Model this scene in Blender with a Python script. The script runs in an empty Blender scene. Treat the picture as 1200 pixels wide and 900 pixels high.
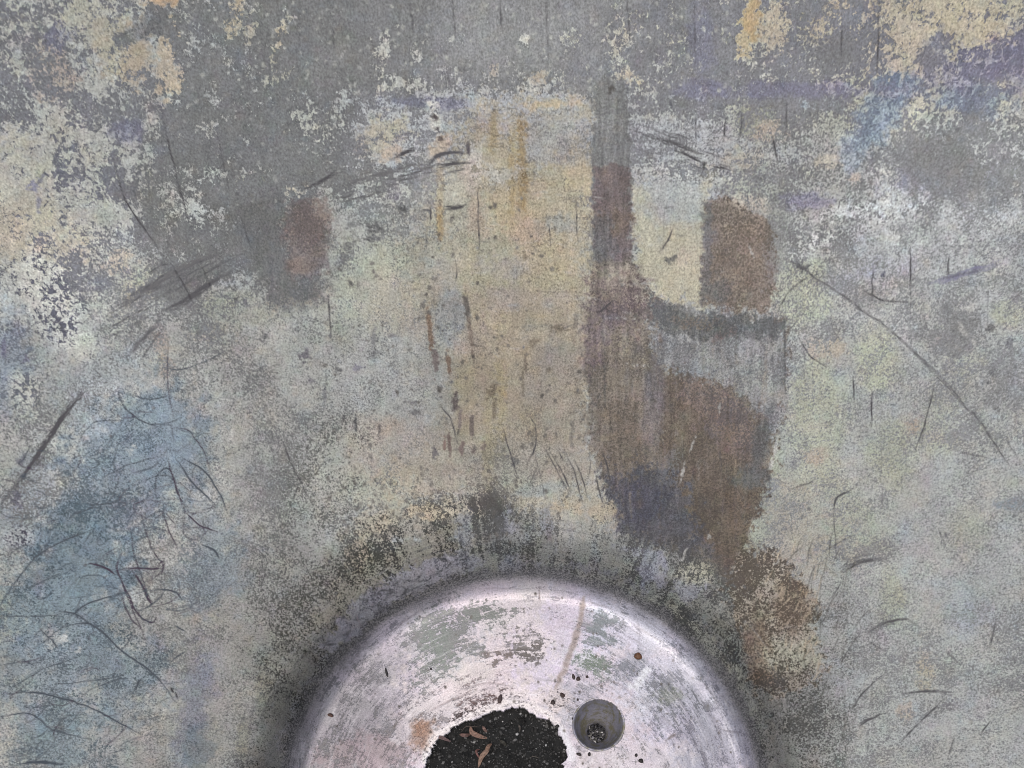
import bpy, math, random
import numpy as np
random.seed(4); RNG = np.random.RandomState(11)
scene = bpy.context.scene
COL = scene.collection

# ------------------------------------------------------------------ sizes
# distances along the surface are noted in "units" (u); the bowl axis is at (613, 959)
AX, AY = 613.0, 959.0
H = 1.6                     # eye height above the bowl floor (m)
LENS = 26.0
K = 1200 * LENS / 36.0

def slope(r):
    s = 0.02 * np.clip(r / 0.4, 0, 1)
    t = np.clip((r - 0.464) / 0.058, 0, 1); s = s + t * t * (3 - 2 * t) * 1.75
    t = np.clip((r - 0.522) / 0.05, 0, 1); s = s - t * t * (3 - 2 * t) * 1.37
    s = s + np.clip((r - 0.6) / 0.9, 0, 1) * 0.38
    return s
RT = np.linspace(0, 1.62, 6000)
ST = slope(RT)
ZT = np.concatenate([[0], np.cumsum((ST[1:] + ST[:-1]) * 0.5 * (RT[1] - RT[0]))])
UT = K * RT / (H - ZT)
def r_of_u(u): return np.interp(u, UT, RT)
def z_of_r(r): return np.interp(r, RT, ZT)
def world(X, Y):
    """a spot on the bowl surface given in u"""
    dx, dy = X - AX, AY - Y
    u = math.hypot(dx, dy); r = float(r_of_u(u))
    k = r / max(u, 1e-6)
    return dx * k, dy * k, float(z_of_r(r))
PX = H / K                  # metres per u on the floor
U_EDGE = 286.0

# ------------------------------------------------------------------ noise on a raster of the surface (u)
X0, Y0, W, HH = -110, -110, 1430, 1200
YY, XX = np.mgrid[0:HH, 0:W].astype(np.float32)
XX += X0; YY += Y0
DX = XX - AX; DY = AY - YY
RAD = np.hypot(DX, DY); ANG = np.arctan2(DY, DX)
_cache = {}
def _val(x, y, seed):
    rs = np.random.RandomState(seed)
    lat = rs.rand(256, 256).astype(np.float32)
    xi = np.floor(x).astype(np.int32); yi = np.floor(y).astype(np.int32)
    fx = x - xi; fy = y - yi
    fx = fx * fx * (3 - 2 * fx); fy = fy * fy * (3 - 2 * fy)
    xi &= 255; yi &= 255; x1 = (xi + 1) & 255; y1 = (yi + 1) & 255
    return (lat[yi, xi] * (1 - fx) + lat[yi, x1] * fx) * (1 - fy) + (lat[y1, xi] * (1 - fx) + lat[y1, x1] * fx) * fy
def noise(sc, seed=0, octv=3, sx=1.0, sy=1.0, polar=False):
    """fractal noise, mean 0, about -1..1, feature size sc (u)"""
    key = (sc, seed, octv, sx, sy, polar)
    if key in _cache: return _cache[key]
    if polar: bx, by = ANG * 400 / (sc * sx) + 60, RAD / (sc * sy)
    else: bx, by = (XX + 500) / (sc * sx), (YY + 500) / (sc * sy)
    out = 0; amp = 1; tot = 0
    for o in range(octv):
        out = out + amp * (_val(bx * 2 ** o, by * 2 ** o, seed * 17 + o) - 0.5); tot += amp; amp *= 0.55
    out = (out / tot * 3.2).astype(np.float32)
    _cache[key] = out
    return out

def box(x0, y0, x1, y1, pad):
    a = max(0, int(x0 - pad - X0)); b = min(W, int(x1 + pad - X0) + 1)
    c = max(0, int(y0 - pad - Y0)); d = min(HH, int(y1 + pad - Y0) + 1)
    return slice(c, d), slice(a, b)
def sstep(x, a, b):
    t = np.clip((x - a) / (b - a), 0, 1); return t * t * (3 - 2 * t)
_k = [0]
def nz(sc, sl, octv=3, **kw):
    _k[0] += 1
    return np.roll(noise(sc, 1, octv, **kw), ((_k[0] * 97) % 1100, (_k[0] * 173) % 1300), (0, 1))[sl]

RAG = 1.0
def ell(cx, cy, rx, ry, ang=0, soft=0.6, warp=0.5, wsc=24, frag=0):
    R = max(rx, ry) * 1.5 + 6
    sl = box(cx - R, cy - R, cx + R, cy + R, 0)
    a = math.radians(ang); x = XX[sl] - cx; y = YY[sl] - cy
    u = (x * math.cos(a) + y * math.sin(a)) / rx; v = (-x * math.sin(a) + y * math.cos(a)) / ry
    d = np.hypot(u, v) + nz(wsc, sl) * warp * 0.5 + nz(5, sl) * warp * 0.34 * RAG + (nz(2.8, sl, 2) * frag if frag else 0)
    return sl, sstep(1 - d, -soft * 0.5, soft * 0.5) * sstep(1.5 - np.hypot(x, y) / (R / 1.5), 0, 0.2)
def poly(pts, soft=3, warp=4, wsc=9, pad=None, frag=0):
    p = np.array(pts, np.float32)
    pad = pad or soft * 2 + warp * 3 + 4 + frag * 2
    sl = box(p[:, 0].min(), p[:, 1].min(), p[:, 0].max(), p[:, 1].max(), pad)
    x = XX[sl] + nz(wsc, sl) * warp + nz(4.5, sl) * 2.2 * RAG; y = YY[sl] + nz(wsc, sl) * warp + nz(4.5, sl) * 2.2 * RAG
    d = np.full(x.shape, 1e9, np.float32); ins = np.zeros(x.shape, bool)
    n = len(p)
    for i in range(n):
        ax, ay = p[i]; bx, by = p[(i + 1) % n]
        ex, ey = bx - ax, by - ay
        t = np.clip(((x - ax) * ex + (y - ay) * ey) / (ex * ex + ey * ey + 1e-9), 0, 1)
        d = np.minimum(d, np.hypot(x - ax - t * ex, y - ay - t * ey))
        c = ((ay > y) != (by > y)) & (x < (bx - ax) * (y - ay) / (by - ay + 1e-9) + ax)
        ins ^= c
    sd = np.where(ins, d, -d)
    if frag: sd = sd + nz(2.8, sl, 2) * frag + nz(7, sl, 2) * frag * .7
    return sl, sstep(sd, -soft, soft)
def spline(pts, n=10):
    p = [np.array(q, float) for q in pts]
    if len(p) == 2: return [p[0] + (p[1] - p[0]) * i / 6 for i in range(7)]
    q = [2 * p[0] - p[1]] + p + [2 * p[-1] - p[-2]]; out = []
    for i in range(1, len(q) - 2):
        for j in range(n):
            t = j / n
            out.append(0.5 * ((2 * q[i]) + (-q[i-1] + q[i+1]) * t + (2*q[i-1] - 5*q[i] + 4*q[i+1] - q[i+2]) * t*t + (-q[i-1] + 3*q[i] - 3*q[i+1] + q[i+2]) * t**3))
    return out + [p[-1]]
def line(pts, w=1.2, soft=0.7, taper=0.25, wob=1.0):
    s = np.array(spline(pts), np.float32)
    sl = box(s[:, 0].min(), s[:, 1].min(), s[:, 0].max(), s[:, 1].max(), w + 5)
    x = XX[sl] + nz(14, sl) * wob; y = YY[sl] + nz(14, sl) * wob
    m = np.zeros(x.shape, np.float32); n = len(s) - 1
    for i in range(n):
        ax, ay = s[i]; ex, ey = s[i+1] - s[i]
        t = np.clip(((x - ax) * ex + (y - ay) * ey) / (ex * ex + ey * ey + 1e-9), 0, 1)
        d = np.hypot(x - ax - t * ex, y - ay - t * ey)
        f = (i + t) / n
        ww = w * 0.5 * np.clip(np.minimum(f, 1 - f) / max(taper, 1e-3), 0.45, 1)
        m = np.maximum(m, sstep(ww - d, -soft, soft))
    return sl, m

def base(c): return np.ones((HH, W, 3), np.float32) * np.array(c, np.float32)
P = base((163, 163, 158))      # remaining paint (upper layer)
M = base((134, 134, 134))      # what shows between the flakes
C = np.full((HH, W), 0.55, np.float32)     # share of paint left
S = np.full((HH, W), 0.25, np.float32)     # flake size, 0 fine .. 1 coarse
D = np.zeros((HH, W), np.float32)          # dark scratches
DC = base((76, 75, 78))
G = np.zeros((HH, W), np.float32)          # bare polished metal

def tint(A, m, c, a=1.0):
    sl, k = m; k = (k * a)[..., None]
    A[sl] = A[sl] * (1 - k) + np.array(c, np.float32) * k
def sett(A, m, v, a=1.0):
    sl, k = m; k = k * a
    A[sl] = A[sl] * (1 - k) + v * k
def both(m, p, q=None, a=1.0, c=None, s=None):
    tint(P, m, p, a)
    if q is not None: tint(M, m, q, a)
    if c is not None: sett(C, m, c, a)
    if s is not None: sett(S, m, s, a)
def scr(pts, w=1.2, a=0.8, col=None, taper=0.25, wob=1.0, soft=0.7, brk=0.35):
    if w > 2.1:
        sp = np.array(spline(pts), float); n_ = max(4, int(w * 1.8)); dd = np.gradient(sp, axis=0); nn_ = np.stack([-dd[:, 1], dd[:, 0]], 1); nn_ /= np.linalg.norm(nn_, axis=1, keepdims=True) + 1e-9
        for q in range(n_):
            i0 = int(RNG.uniform(0, .35) * len(sp)) if q else 0; i1 = len(sp) - (int(RNG.uniform(0, .35) * len(sp)) if q else 0)
            if i1 - i0 < 3: continue
            o_ = RNG.normal(0, w * .26); seg = sp[i0:i1] + nn_[i0:i1] * (o_ + RNG.normal(0, .5) * np.linspace(-1, 1, i1 - i0)[:, None])
            scr([tuple(v) for v in seg[::max(1, (i1 - i0) // 6)]], RNG.uniform(1.1, 2.0), a * RNG.uniform(.75, 1.15), col, .3, wob, .8, max(brk, .45))
        return
    sl, m = line(pts, w, soft, taper * .8, wob)
    m = m * np.clip(1.05 - brk * .55 + nz(6, sl) * brk * .9 + nz(24, sl) * brk * .9, 0, 1) * min(1, a * 1.15)
    if col is not None: DC[sl] = DC[sl] * (1 - (m > 0.02)[..., None]) + np.array(col, np.float32) * (m > 0.02)[..., None]
    D[sl] = np.maximum(D[sl], m)

CON = np.ones((HH, W), np.float32)
FULL = (slice(0, HH), slice(0, W))
# ---------------------------------------------------------- wall: broad zones
both(ell(330, 130, 260, 190, 0, 0.8), (164, 165, 160), (130, 131, 131), 1, 0.27, 0.5)
both(ell(470, 90, 70, 150, 0, 0.8), (166, 166, 162), (128, 128, 128), 0.9, 0.22, 0.5)
both(ell(640, 30, 210, 75, 0, 0.6), (178, 178, 174), (152, 152, 152), 1, 0.2, 0.5)
both(ell(420, 40, 90, 90, 0, 0.8), (170, 170, 164), (132, 132, 132), 0.8, 0.12, 0.6)
both(ell(60, 80, 130, 150, 0, 0.8), (168, 169, 162), (132, 133, 138), 1, 0.47, 0.6)
both(ell(40, 300, 110, 150, 0, 0.8), (170, 170, 162), (130, 130, 136), 1, 0.52, 0.55)
both(ell(900, 60, 210, 80, 0, 0.7), (180, 178, 160), (138, 138, 142), 1, 0.36, 0.85)
both(ell(1100, 60, 140, 80, 0, 0.7), (178, 172, 152), (134, 134, 142), 1, 0.45, 0.85)
both(ell(1120, 200, 120, 70, 0, 0.8), (166, 167, 164), (134, 135, 136), 1, 0.34, 0.6)
both(ell(1150, 340, 190, 130, 0, 0.9), (164, 165, 164), (144, 145, 146), 1, 0.5, 0.2)
both(ell(1080, 560, 240, 220, 0, 0.9), (163, 164, 160), (146, 147, 148), 0.9, 0.6, 0.15)
both(ell(1090, 780, 190, 170, 0, 0.9), (158, 160, 157), (138, 139, 140), 0.9, 0.6, 0.1)
both(ell(560, 150, 170, 60, 0, 0.8), (165, 168, 172), (138, 138, 142), 0.9, 0.55, 0.3)
both(ell(800, 190, 110, 70, 0, 0.8), (168, 170, 172), (142, 142, 146), 0.9, 0.6, 0.3)
both(ell(420, 370, 120, 130, 0, 0.9), (164, 166, 158), (140, 141, 140), 0.9, 0.6, 0.15)
both(ell(310, 500, 130, 130, 0, 0.9), (158, 157, 152), (134, 134, 133), 0.9, 0.6, 0.1)
both(ell(110, 420, 120, 80, 0, 0.9), (164, 164, 158), (142, 143, 144), 0.8, 0.62, 0.2)
both(ell(230, 800, 120, 190, 0, 0.9), (152, 150, 144), (132, 131, 128), 0.9, 0.62, 0.05)
both(ell(40, 800, 90, 140, 0, 0.9), (160, 158, 152), (138, 138, 138), 0.8, 0.6, 0.05)
# greenish / yellowish remains of paint
for (x, y, rx, ry, c, a) in [(430, 330, 60, 60, (168, 170, 148), .7), (440, 560, 60, 40, (168, 168, 145), .7), (560, 260, 60, 60, (172, 172, 152), .6),
    (940, 340, 36, 40, (168, 172, 142), .7), (960, 480, 36, 70, (168, 172, 140), .55), (1030, 420, 26, 36, (172, 174, 140), .6), (1045, 530, 30, 40, (165, 168, 138), .6),
    (1100, 500, 26, 40, (166, 168, 138), .5), (960, 580, 40, 60, (164, 166, 142), .55), (1000, 620, 40, 30, (160, 164, 140), .5), (1045, 700, 16, 30, (160, 164, 136), .5),
    (1135, 620, 24, 26, (160, 162, 138), .4), (890, 140, 26, 26, (150, 152, 128), .7), (880, 215, 45, 26, (158, 160, 140), .6), (10, 730, 22, 30, (165, 165, 135), .6), (300, 220, 30, 14, (140, 138, 118), .7),
    (25, 880, 24, 18, (168, 168, 145), .5), (80, 840, 30, 20, (146, 150, 140), .7), (310, 810, 10, 34, (148, 145, 112), .5), (285, 870, 8, 30, (148, 145, 112), .5),
    (1185, 365, 20, 16, (165, 166, 140), .6), (280, 360, 50, 20, (158, 160, 138), .6), (180, 330, 40, 20, (165, 163, 140), .6), (1130, 420, 24, 22, (170, 170, 145), .5), (1010, 135, 60, 24, (168, 170, 150), .5), (900, 560, 14, 60, (160, 164, 142), .8)]:
    both(ell(x, y, rx, ry, 0, 0.9), c, None, a)
# tan heart of the wall
both(poly([(560, 130), (690, 130), (694, 560), (720, 612), (600, 610), (500, 590), (440, 560), (500, 500), (480, 330), (505, 250), (530, 190)], 14, 14, 30, None, 26), (174, 163, 142), (154, 145, 129), 0.8, 0.66, 0.12)
both(ell(610, 300, 70, 110, 0, .8), (182, 166, 134), (158, 144, 118), .85, .7)
both(ell(620, 420, 80, 90, 0, .8), (176, 161, 138), (152, 140, 122), .8, .68)
both(ell(470, 440, 60, 80, 0, .8), (170, 170, 166), (146, 146, 146), .8, .68, .1)
both(ell(480, 350, 50, 40, 0, .8), (176, 166, 148), None, .7)
both(ell(470, 520, 60, 34, 0, .8), (172, 160, 146), None, .7)
both(ell(600, 550, 100, 26, 0, .8), (172, 168, 156), (140, 138, 136), .6)
both(poly([(738, 215), (838, 205), (828, 365), (775, 352), (742, 310)], 4, 6, 12, None, 7), (180, 172, 148), (150, 146, 132), 0.95, 0.78, 0.1)
both(ell(790, 225, 42, 34, 0, .7), (164, 168, 168), (144, 146, 150), .8)
both(ell(585, 175, 46, 34, 0, .9, .9, 14, .5), (174, 160, 132), (152, 140, 116), .6, .66, .3)
both(ell(645, 160, 44, 30, 0, .9, .9, 14, .4), (164, 164, 164), (140, 140, 144), .7, .55, .2)
both(ell(530, 230, 40, 40, 0, .9, .9, 14, .4), (168, 166, 152), (146, 144, 136), .6)
both(ell(528, 370, 20, 36, 0, .7), (156, 160, 162), (136, 140, 146), .9)
both(ell(690, 210, 30, 16, 0, .7), (190, 172, 140), None, .8, .8, .5)
both(ell(668, 245, 40, 34, 0, .7), (184, 172, 144), None, .7)
for (x, y, w, l, c, a) in [(612, 190, 7, 60, (160, 134, 90), .8), (578, 154, 6, 20, (158, 136, 98), .7), (600, 210, 5, 40, (170, 148, 104), .7), (516, 225, 5, 55, (168, 150, 118), .6), (515, 262, 4, 14, (160, 128, 80), .5), (588, 450, 9, 60, (182, 166, 122), .6), (573, 520, 8, 60, (180, 168, 128), .5)]:
    both(ell(x, y, w * .85, l, 0, 1.0, .9, 12, .4), c, tuple(int(v * .85) for v in c), a)
both(ell(645, 122, 30, 5, -4, .8, 1, 9), (188, 166, 136), None, .9, .8, .5)
for (x, y, rx, ry, c, a) in [(575, 290, 26, 22, (164, 164, 142), .7), (620, 268, 22, 18, (182, 158, 140), .6), (590, 315, 30, 12, (158, 150, 148), .6), (655, 262, 18, 12, (152, 156, 152), .7), (565, 330, 30, 16, (168, 164, 138), .6), (650, 330, 30, 14, (170, 164, 136), .5), (610, 350, 60, 14, (166, 152, 144), .5), (560, 262, 12, 26, (180, 156, 136), .6), (640, 470, 34, 30, (164, 152, 142), .5), (570, 400, 26, 26, (172, 156, 142), .5), (655, 540, 40, 20, (170, 156, 142), .5), (530, 560, 40, 16, (172, 154, 140), .5), (640, 575, 30, 8, (150, 158, 160), .6), (480, 300, 30, 24, (164, 166, 150), .5), (440, 260, 40, 24, (162, 164, 162), .5), (440, 505, 30, 14, (170, 152, 140), .5), (420, 540, 30, 14, (168, 152, 142), .4), (660, 425, 30, 24, (162, 152, 142), .6), (545, 470, 10, 40, (176, 162, 130), .5)]:
    both(ell(x, y, rx, ry, 0, 1.1, 1.0, 14), c, tuple(v - 20 for v in c), a)
# blue and violet washes
for (x, y, rx, ry, an, c, q, a) in [(190, 500, 60, 44, 20, (122, 135, 145), (102, 116, 127), .95), (155, 545, 70, 50, 0, (116, 129, 140), (96, 110, 121), .95), (120, 600, 70, 40, -20, (114, 127, 137), (94, 107, 117), .93),
    (95, 660, 60, 60, -30, (102, 119, 130), (84, 101, 112), .95), (60, 720, 60, 50, 0, (112, 128, 136), (90, 106, 116), .9), (130, 770, 60, 40, 20, (116, 128, 134), (88, 102, 110), .85),
    (80, 800, 90, 50, 10, (120, 132, 140), (98, 110, 118), .8), (70, 865, 60, 36, 0, (118, 134, 142), (100, 114, 122), .75), (250, 665, 36, 44, 20, (126, 138, 146), (110, 120, 130), .8), (242, 640, 22, 60, 0, (132, 142, 148), (114, 122, 130), .6),
    (228, 830, 18, 70, 4, (124, 126, 138), (108, 108, 124), .8), (230, 880, 16, 30, 0, (112, 124, 130), (96, 108, 114), .8), (120, 750, 26, 40, 10, (110, 124, 134), None, .7), (110, 440, 60, 26, -25, (150, 160, 166), None, .5), (95, 485, 26, 26, 0, (142, 154, 164), None, .6),
    (10, 430, 22, 60, 0, (140, 152, 164), (122, 132, 146), .8), (35, 570, 24, 34, 0, (138, 148, 158), None, .6), (20, 620, 30, 20, 0, (134, 144, 154), None, .6),
    (1052, 96, 24, 14, 0, (130, 148, 168), (118, 132, 154), .9), (1030, 135, 20, 46, 35, (136, 152, 168), (120, 134, 154), .85), (1000, 175, 20, 24, 30, (146, 160, 172), (128, 140, 156), .7), (950, 120, 30, 10, 0, (142, 152, 168), None, .7), (1140, 115, 44, 16, 10, (134, 148, 164), (118, 128, 148), .8),
    (1080, 215, 40, 16, 0, (152, 152, 166), (136, 136, 150), .6), (920, 105, 110, 9, 0, (150, 148, 164), (130, 128, 148), .9), (820, 105, 30, 10, 0, (148, 148, 164), (130, 130, 150), .8), (1140, 75, 70, 24, -18, (146, 142, 160), (120, 118, 140), .85), (955, 235, 30, 10, 0, (138, 136, 156), (122, 120, 144), .8),
    (500, 120, 40, 8, 0, (140, 142, 160), (124, 124, 146), .8), (1175, 200, 24, 12, 0, (140, 138, 158), None, .6), (1195, 75, 20, 44, 0, (130, 128, 150), (118, 116, 138), .7), (70, 40, 18, 16, 0, (126, 128, 150), (118, 118, 142), .7), (150, 155, 16, 12, 0, (124, 124, 146), (116, 116, 138), .7), (822, 50, 14, 50, 0, (140, 140, 158), (130, 130, 148), .7),
    (1135, 860, 14, 18, 0, (150, 158, 160), None, .3), (1140, 780, 14, 10, 0, (146, 158, 164), None, .4), (1130, 720, 30, 16, 0, (148, 150, 164), None, .4), (1190, 590, 18, 8, 0, (110, 130, 146), None, .7), (1020, 320, 50, 14, -15, (150, 150, 168), None, .5), (30, 180, 24, 30, 0, (150, 150, 158), None, .4)]:
    both(ell(x, y, rx, ry, an, .9, .9, 16), c, q, a)
sett(C, ell(130, 690, 110, 180, 0, .9), .52, .8)
# cream, peach and orange flakes left standing
for (x, y, rx, ry, an, c, cv, a) in [(18, 212, 30, 46, 0, (190, 182, 158), .97, 1), (20, 265, 30, 30, 0, (186, 172, 144), .8, 1), (50, 250, 30, 16, 0, (184, 168, 140), .8, .9), (8, 20, 20, 20, 0, (178, 176, 160), .6, .8), (50, 290, 44, 20, 0, (184, 170, 142), .75, .8),
    (160, 60, 14, 34, 8, (184, 160, 126), .8, 1), (152, 80, 24, 16, 0, (180, 160, 130), .7, .9), (196, 75, 10, 42, 6, (192, 168, 134), .75, 1), (208, 95, 8, 12, 0, (196, 172, 138), .85, 1), (190, 3, 16, 7, 0, (206, 162, 112), .95, 1), (60, 85, 22, 26, 0, (182, 158, 138), .6, .8), (100, 20, 30, 26, 0, (176, 172, 148), .6, .8), (130, 50, 20, 26, 0, (176, 164, 132), .6, .8),
    (276, 14, 7, 24, 12, (184, 164, 132), .7, 1), (293, 34, 7, 14, 0, (176, 168, 140), .7, .9), (330, 48, 8, 26, 12, (188, 172, 138), .75, 1), (322, 84, 22, 14, 0, (178, 172, 144), .6, .9),
    (300, 145, 22, 26, 0, (182, 184, 176), .45, .9), (360, 145, 26, 20, 0, (184, 184, 168), .45, .9), (235, 225, 34, 40, 0, (178, 180, 170), .4, .9), (345, 228, 16, 8, 0, (192, 178, 150), .85, 1), (250, 250, 20, 10, 0, (184, 188, 180), .6, .8),
    (450, 62, 10, 26, 20, (188, 184, 170), .7, .9), (488, 62, 6, 18, 10, (188, 184, 170), .65, .9), (440, 100, 14, 8, 0, (192, 172, 144), .7, .9), (470, 98, 34, 8, 0, (180, 180, 168), .55, .8), (600, 92, 60, 12, 0, (184, 182, 172), .5, .8), (650, 95, 50, 10, 0, (188, 184, 170), .5, .8), (579, 78, 7, 8, 0, (192, 178, 150), .8, .9), (632, 88, 8, 7, 0, (188, 166, 136), .8, .9),
    (615, 52, 5, 12, 0, (204, 202, 192), .85, .9), (455, 155, 22, 14, 0, (182, 170, 142), .75, .9), (428, 168, 18, 10, 0, (178, 168, 146), .6, .9), (510, 145, 6, 20, -8, (206, 202, 192), .9, 1), (516, 172, 10, 10, 0, (200, 176, 148), .95, 1), (553, 178, 8, 14, 8, (198, 184, 164), .9, 1), (552, 205, 7, 12, 0, (196, 180, 160), .85, .9), (585, 205, 24, 10, 0, (190, 182, 168), .6, .8), (457, 181, 10, 8, 0, (190, 164, 138), .8, .9),
    (880, 22, 10, 32, 6, (204, 166, 104), .92, 1), (872, 50, 7, 12, 0, (196, 172, 124), .85, 1), (910, 40, 16, 30, -14, (192, 172, 140), .72, 1), (955, 28, 18, 14, 0, (190, 170, 138), .65, .9), (1005, 10, 30, 14, 0, (190, 168, 136), .6, .9), (1075, 30, 44, 34, -28, (194, 174, 146), .9, 1), (1060, 68, 28, 14, -15, (190, 172, 146), .82, 1), (1130, 30, 40, 24, 0, (192, 174, 140), .85, 1), (1180, 6, 24, 10, 0, (186, 170, 138), .7, .8), (945, 75, 60, 16, 0, (184, 180, 164), .5, .8), (1100, 10, 50, 16, 0, (192, 174, 136), .75, .9), (860, 88, 50, 12, 0, (184, 182, 168), .5, .8),
    (815, 84, 40, 12, 0, (186, 184, 172), .5, .8), (770, 75, 30, 24, 0, (182, 182, 172), .45, .8), (735, 92, 8, 7, 0, (196, 176, 146), .85, .9), (900, 154, 16, 11, 0, (182, 160, 142), .8, .9), (870, 188, 16, 12, 0, (180, 166, 146), .75, .9), (970, 190, 10, 7, 0, (188, 176, 152), .8, .9), (1003, 208, 7, 7, 0, (188, 164, 142), .8, .9), (945, 202, 8, 6, 0, (182, 178, 156), .7, .8), (830, 202, 10, 8, 0, (186, 166, 146), .8, .8),
    (1010, 245, 36, 7, -12, (190, 192, 190), .75, .8), (955, 282, 22, 7, -14, (194, 196, 192), .75, .8), (1050, 250, 34, 6, -20, (182, 184, 182), .65, .7), (1010, 280, 50, 6, -18, (174, 176, 176), .6, .5), (800, 200, 60, 9, 4, (188, 188, 178), .6, .9), (770, 122, 40, 14, 0, (176, 178, 172), .55, .7), (930, 290, 10, 16, 0, (184, 184, 176), .65, .7), (1040, 205, 16, 10, 0, (178, 178, 168), .6, .8),
    (345, 350, 26, 10, -16, (178, 156, 130), .75, .9), (250, 390, 18, 10, 0, (178, 164, 138), .65, .8), (192, 415, 9, 22, -10, (176, 152, 132), .7, .7), (140, 305, 14, 12, 0, (184, 162, 136), .7, .8), (165, 340, 18, 10, 0, (176, 164, 138), .65, .7), (970, 408, 18, 10, 12, (182, 164, 142), .75, .9), (1107, 395, 7, 9, 0, (180, 154, 132), .8, .8), (1072, 497, 7, 8, 0, (180, 154, 134), .75, .8), (955, 535, 10, 8, 0, (176, 158, 138), .7, .8), (900, 590, 26, 24, 0, (176, 162, 144), .7, .7), (920, 628, 60, 40, 0, (170, 160, 142), .72, .8), (885, 620, 12, 30, 0, (158, 166, 144), .72, .8), (1085, 780, 9, 22, 0, (176, 158, 128), .7, .7), (1062, 835, 8, 10, 0, (180, 152, 126), .7, .7), (895, 370, 16, 10, 0, (178, 162, 144), .75, .8), (1150, 500, 40, 16, 0, (168, 170, 162), .6, .7), (1040, 340, 30, 20, 0, (170, 172, 168), .6, .6), (60, 745, 10, 12, 0, (164, 160, 150), .75, .6), (210, 640, 16, 20, 0, (158, 154, 146), .75, .7), (160, 745, 20, 18, 0, (152, 150, 144), .7, .7), (105, 815, 14, 18, 0, (154, 152, 146), .75, .8), (130, 870, 26, 22, 0, (154, 152, 147), .75, .8)]:
    both(ell(x, y, rx * 1.15, ry * 1.15, an, .9, 1.0, 10, .3), tuple(.72 * v + .28 * (sum(c) / 3) - 4 for v in c), None, a, cv * .88 if cv > .9 else cv * .66 + .07, .6)
# coarse chips at the left
both(poly([(20, 300), (60, 300), (90, 350), (100, 410), (60, 410), (18, 350)], 12, 10, 16), (178, 177, 168), (112, 112, 126), .95, .55, 1)
both(ell(28, 455, 18, 22, 0, .8), (180, 180, 172), (128, 130, 138), .9, .55, .9)
both(ell(95, 405, 18, 18, 0, .8), (178, 178, 168), (120, 120, 134), .7, .6, .9)
both(ell(20, 630, 18, 12, 0, .8), None or (160, 160, 160), (96, 92, 110), .8, .6, .5)
both(ell(75, 215, 70, 60, 0, .9), (176, 174, 158), (126, 127, 140), .5, .6, .9)
# dark smears
for (x, y, rx, ry, an, c, a) in [(340, 295, 48, 62, 0, (118, 118, 118), .6), (350, 338, 40, 16, 0, (122, 121, 119), .6), (300, 260, 40, 26, 0, (122, 122, 120), .7), (235, 318, 66, 18, -28, (124, 124, 124), .5), (170, 30, 34, 12, -34, (124, 124, 124), .8), (1090, 190, 34, 26, 0, (128, 128, 128), .7), (1120, 205, 50, 26, 0, (130, 130, 130), .6), (980, 60, 24, 14, -20, (134, 134, 136), .8), (1095, 62, 14, 26, 30, (136, 134, 142), .8), (1010, 345, 30, 14, 20, (140, 140, 142), .5), (1120, 390, 26, 34, 0, (138, 138, 138), .7), (1180, 450, 26, 34, 0, (144, 144, 144), .6), (860, 470, 60, 40, 0, (138, 138, 138), .5), (330, 560, 40, 60, 20, (136, 136, 134), .5)]:
    both(ell(x, y, rx, ry, an, .9, .8, 14), c, tuple(v - 8 for v in c), a, .3)
both(poly([(335, 236), (384, 234), (385, 318), (336, 326)], 2, 4, 9, None, 5), (128, 116, 112), (114, 106, 105), .75, .5, .1)
both(ell(360, 262, 24, 26, 0, .8, .8, 12, .4), (130, 112, 104), (116, 102, 99), .7, .5, .1)
both(ell(356, 300, 20, 24, 0, .8), (124, 110, 107), (114, 103, 102), .65, .5, .1)
both(ell(352, 312, 16, 10, 0, .8), (136, 116, 104), (122, 106, 98), .7)
both(ell(314, 232, 8, 10, 0, .8), (150, 122, 108), None, .7)

# ---------------------------------------------------------- the tall brown stain and its neighbour
both(poly([(697, 92), (735, 92), (738, 200), (740, 306), (696, 308), (695, 200)], 1.5, 3, 8, None, 2.4), (136, 136, 134), (126, 126, 125), .92, .4, .1)
both(poly([(697, 195), (738, 195), (740, 306), (700, 316), (695, 260)], 1.5, 3, 8, None, 2.4), (122, 108, 106), (110, 98, 98), .95, .5, .1)
both(ell(718, 262, 20, 14, 0, .8, .8, 12, .35), (128, 110, 96), (114, 98, 88), .8); both(ell(706, 285, 14, 30, 0, .8, .8, 12, .35), (112, 110, 112), (100, 98, 102), .7)
both(ell(720, 225, 20, 8, 0, .8, .8, 12, .35), (112, 110, 110), None, .6)
both(poly([(697, 306), (740, 306), (772, 352), (820, 368), (921, 374), (926, 402), (918, 480), (900, 560), (880, 620), (862, 660), (851, 684), (836, 668), (800, 648), (740, 634), (716, 592), (700, 545), (688, 450), (690, 350)], 2.0, 4, 9, None, 3.2), (130, 120, 110), (108, 100, 94), .97, .5, .12)
both(poly([(712, 316), (742, 310), (766, 350), (740, 366), (716, 350)], 2.0, 5, 9, None, 3.2), (164, 152, 136), (124, 108, 102), .95, .6, .8)
both(ell(722, 366, 36, 42, 0, .8, .8, 12, .35), (136, 120, 116), (112, 98, 100), .8, .5, .4)
both(ell(706, 400, 20, 40, 0, .8, .8, 12, .35), (118, 104, 108), (104, 92, 100), .7)
both(ell(735, 450, 46, 62, 0, .8, .8, 12, .35), (138, 126, 112), (114, 104, 92), .9, .55)
both(ell(730, 510, 36, 40, 0, .8, .8, 12, .35), (126, 112, 98), (104, 94, 84), .8)
both(poly([(772, 356), (922, 376), (924, 460), (905, 520), (880, 470), (830, 448), (780, 436), (760, 396)], 2.0, 8, 20, None, 8.0), (150, 150, 150), (124, 125, 127), .95, .55, .15)
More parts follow.
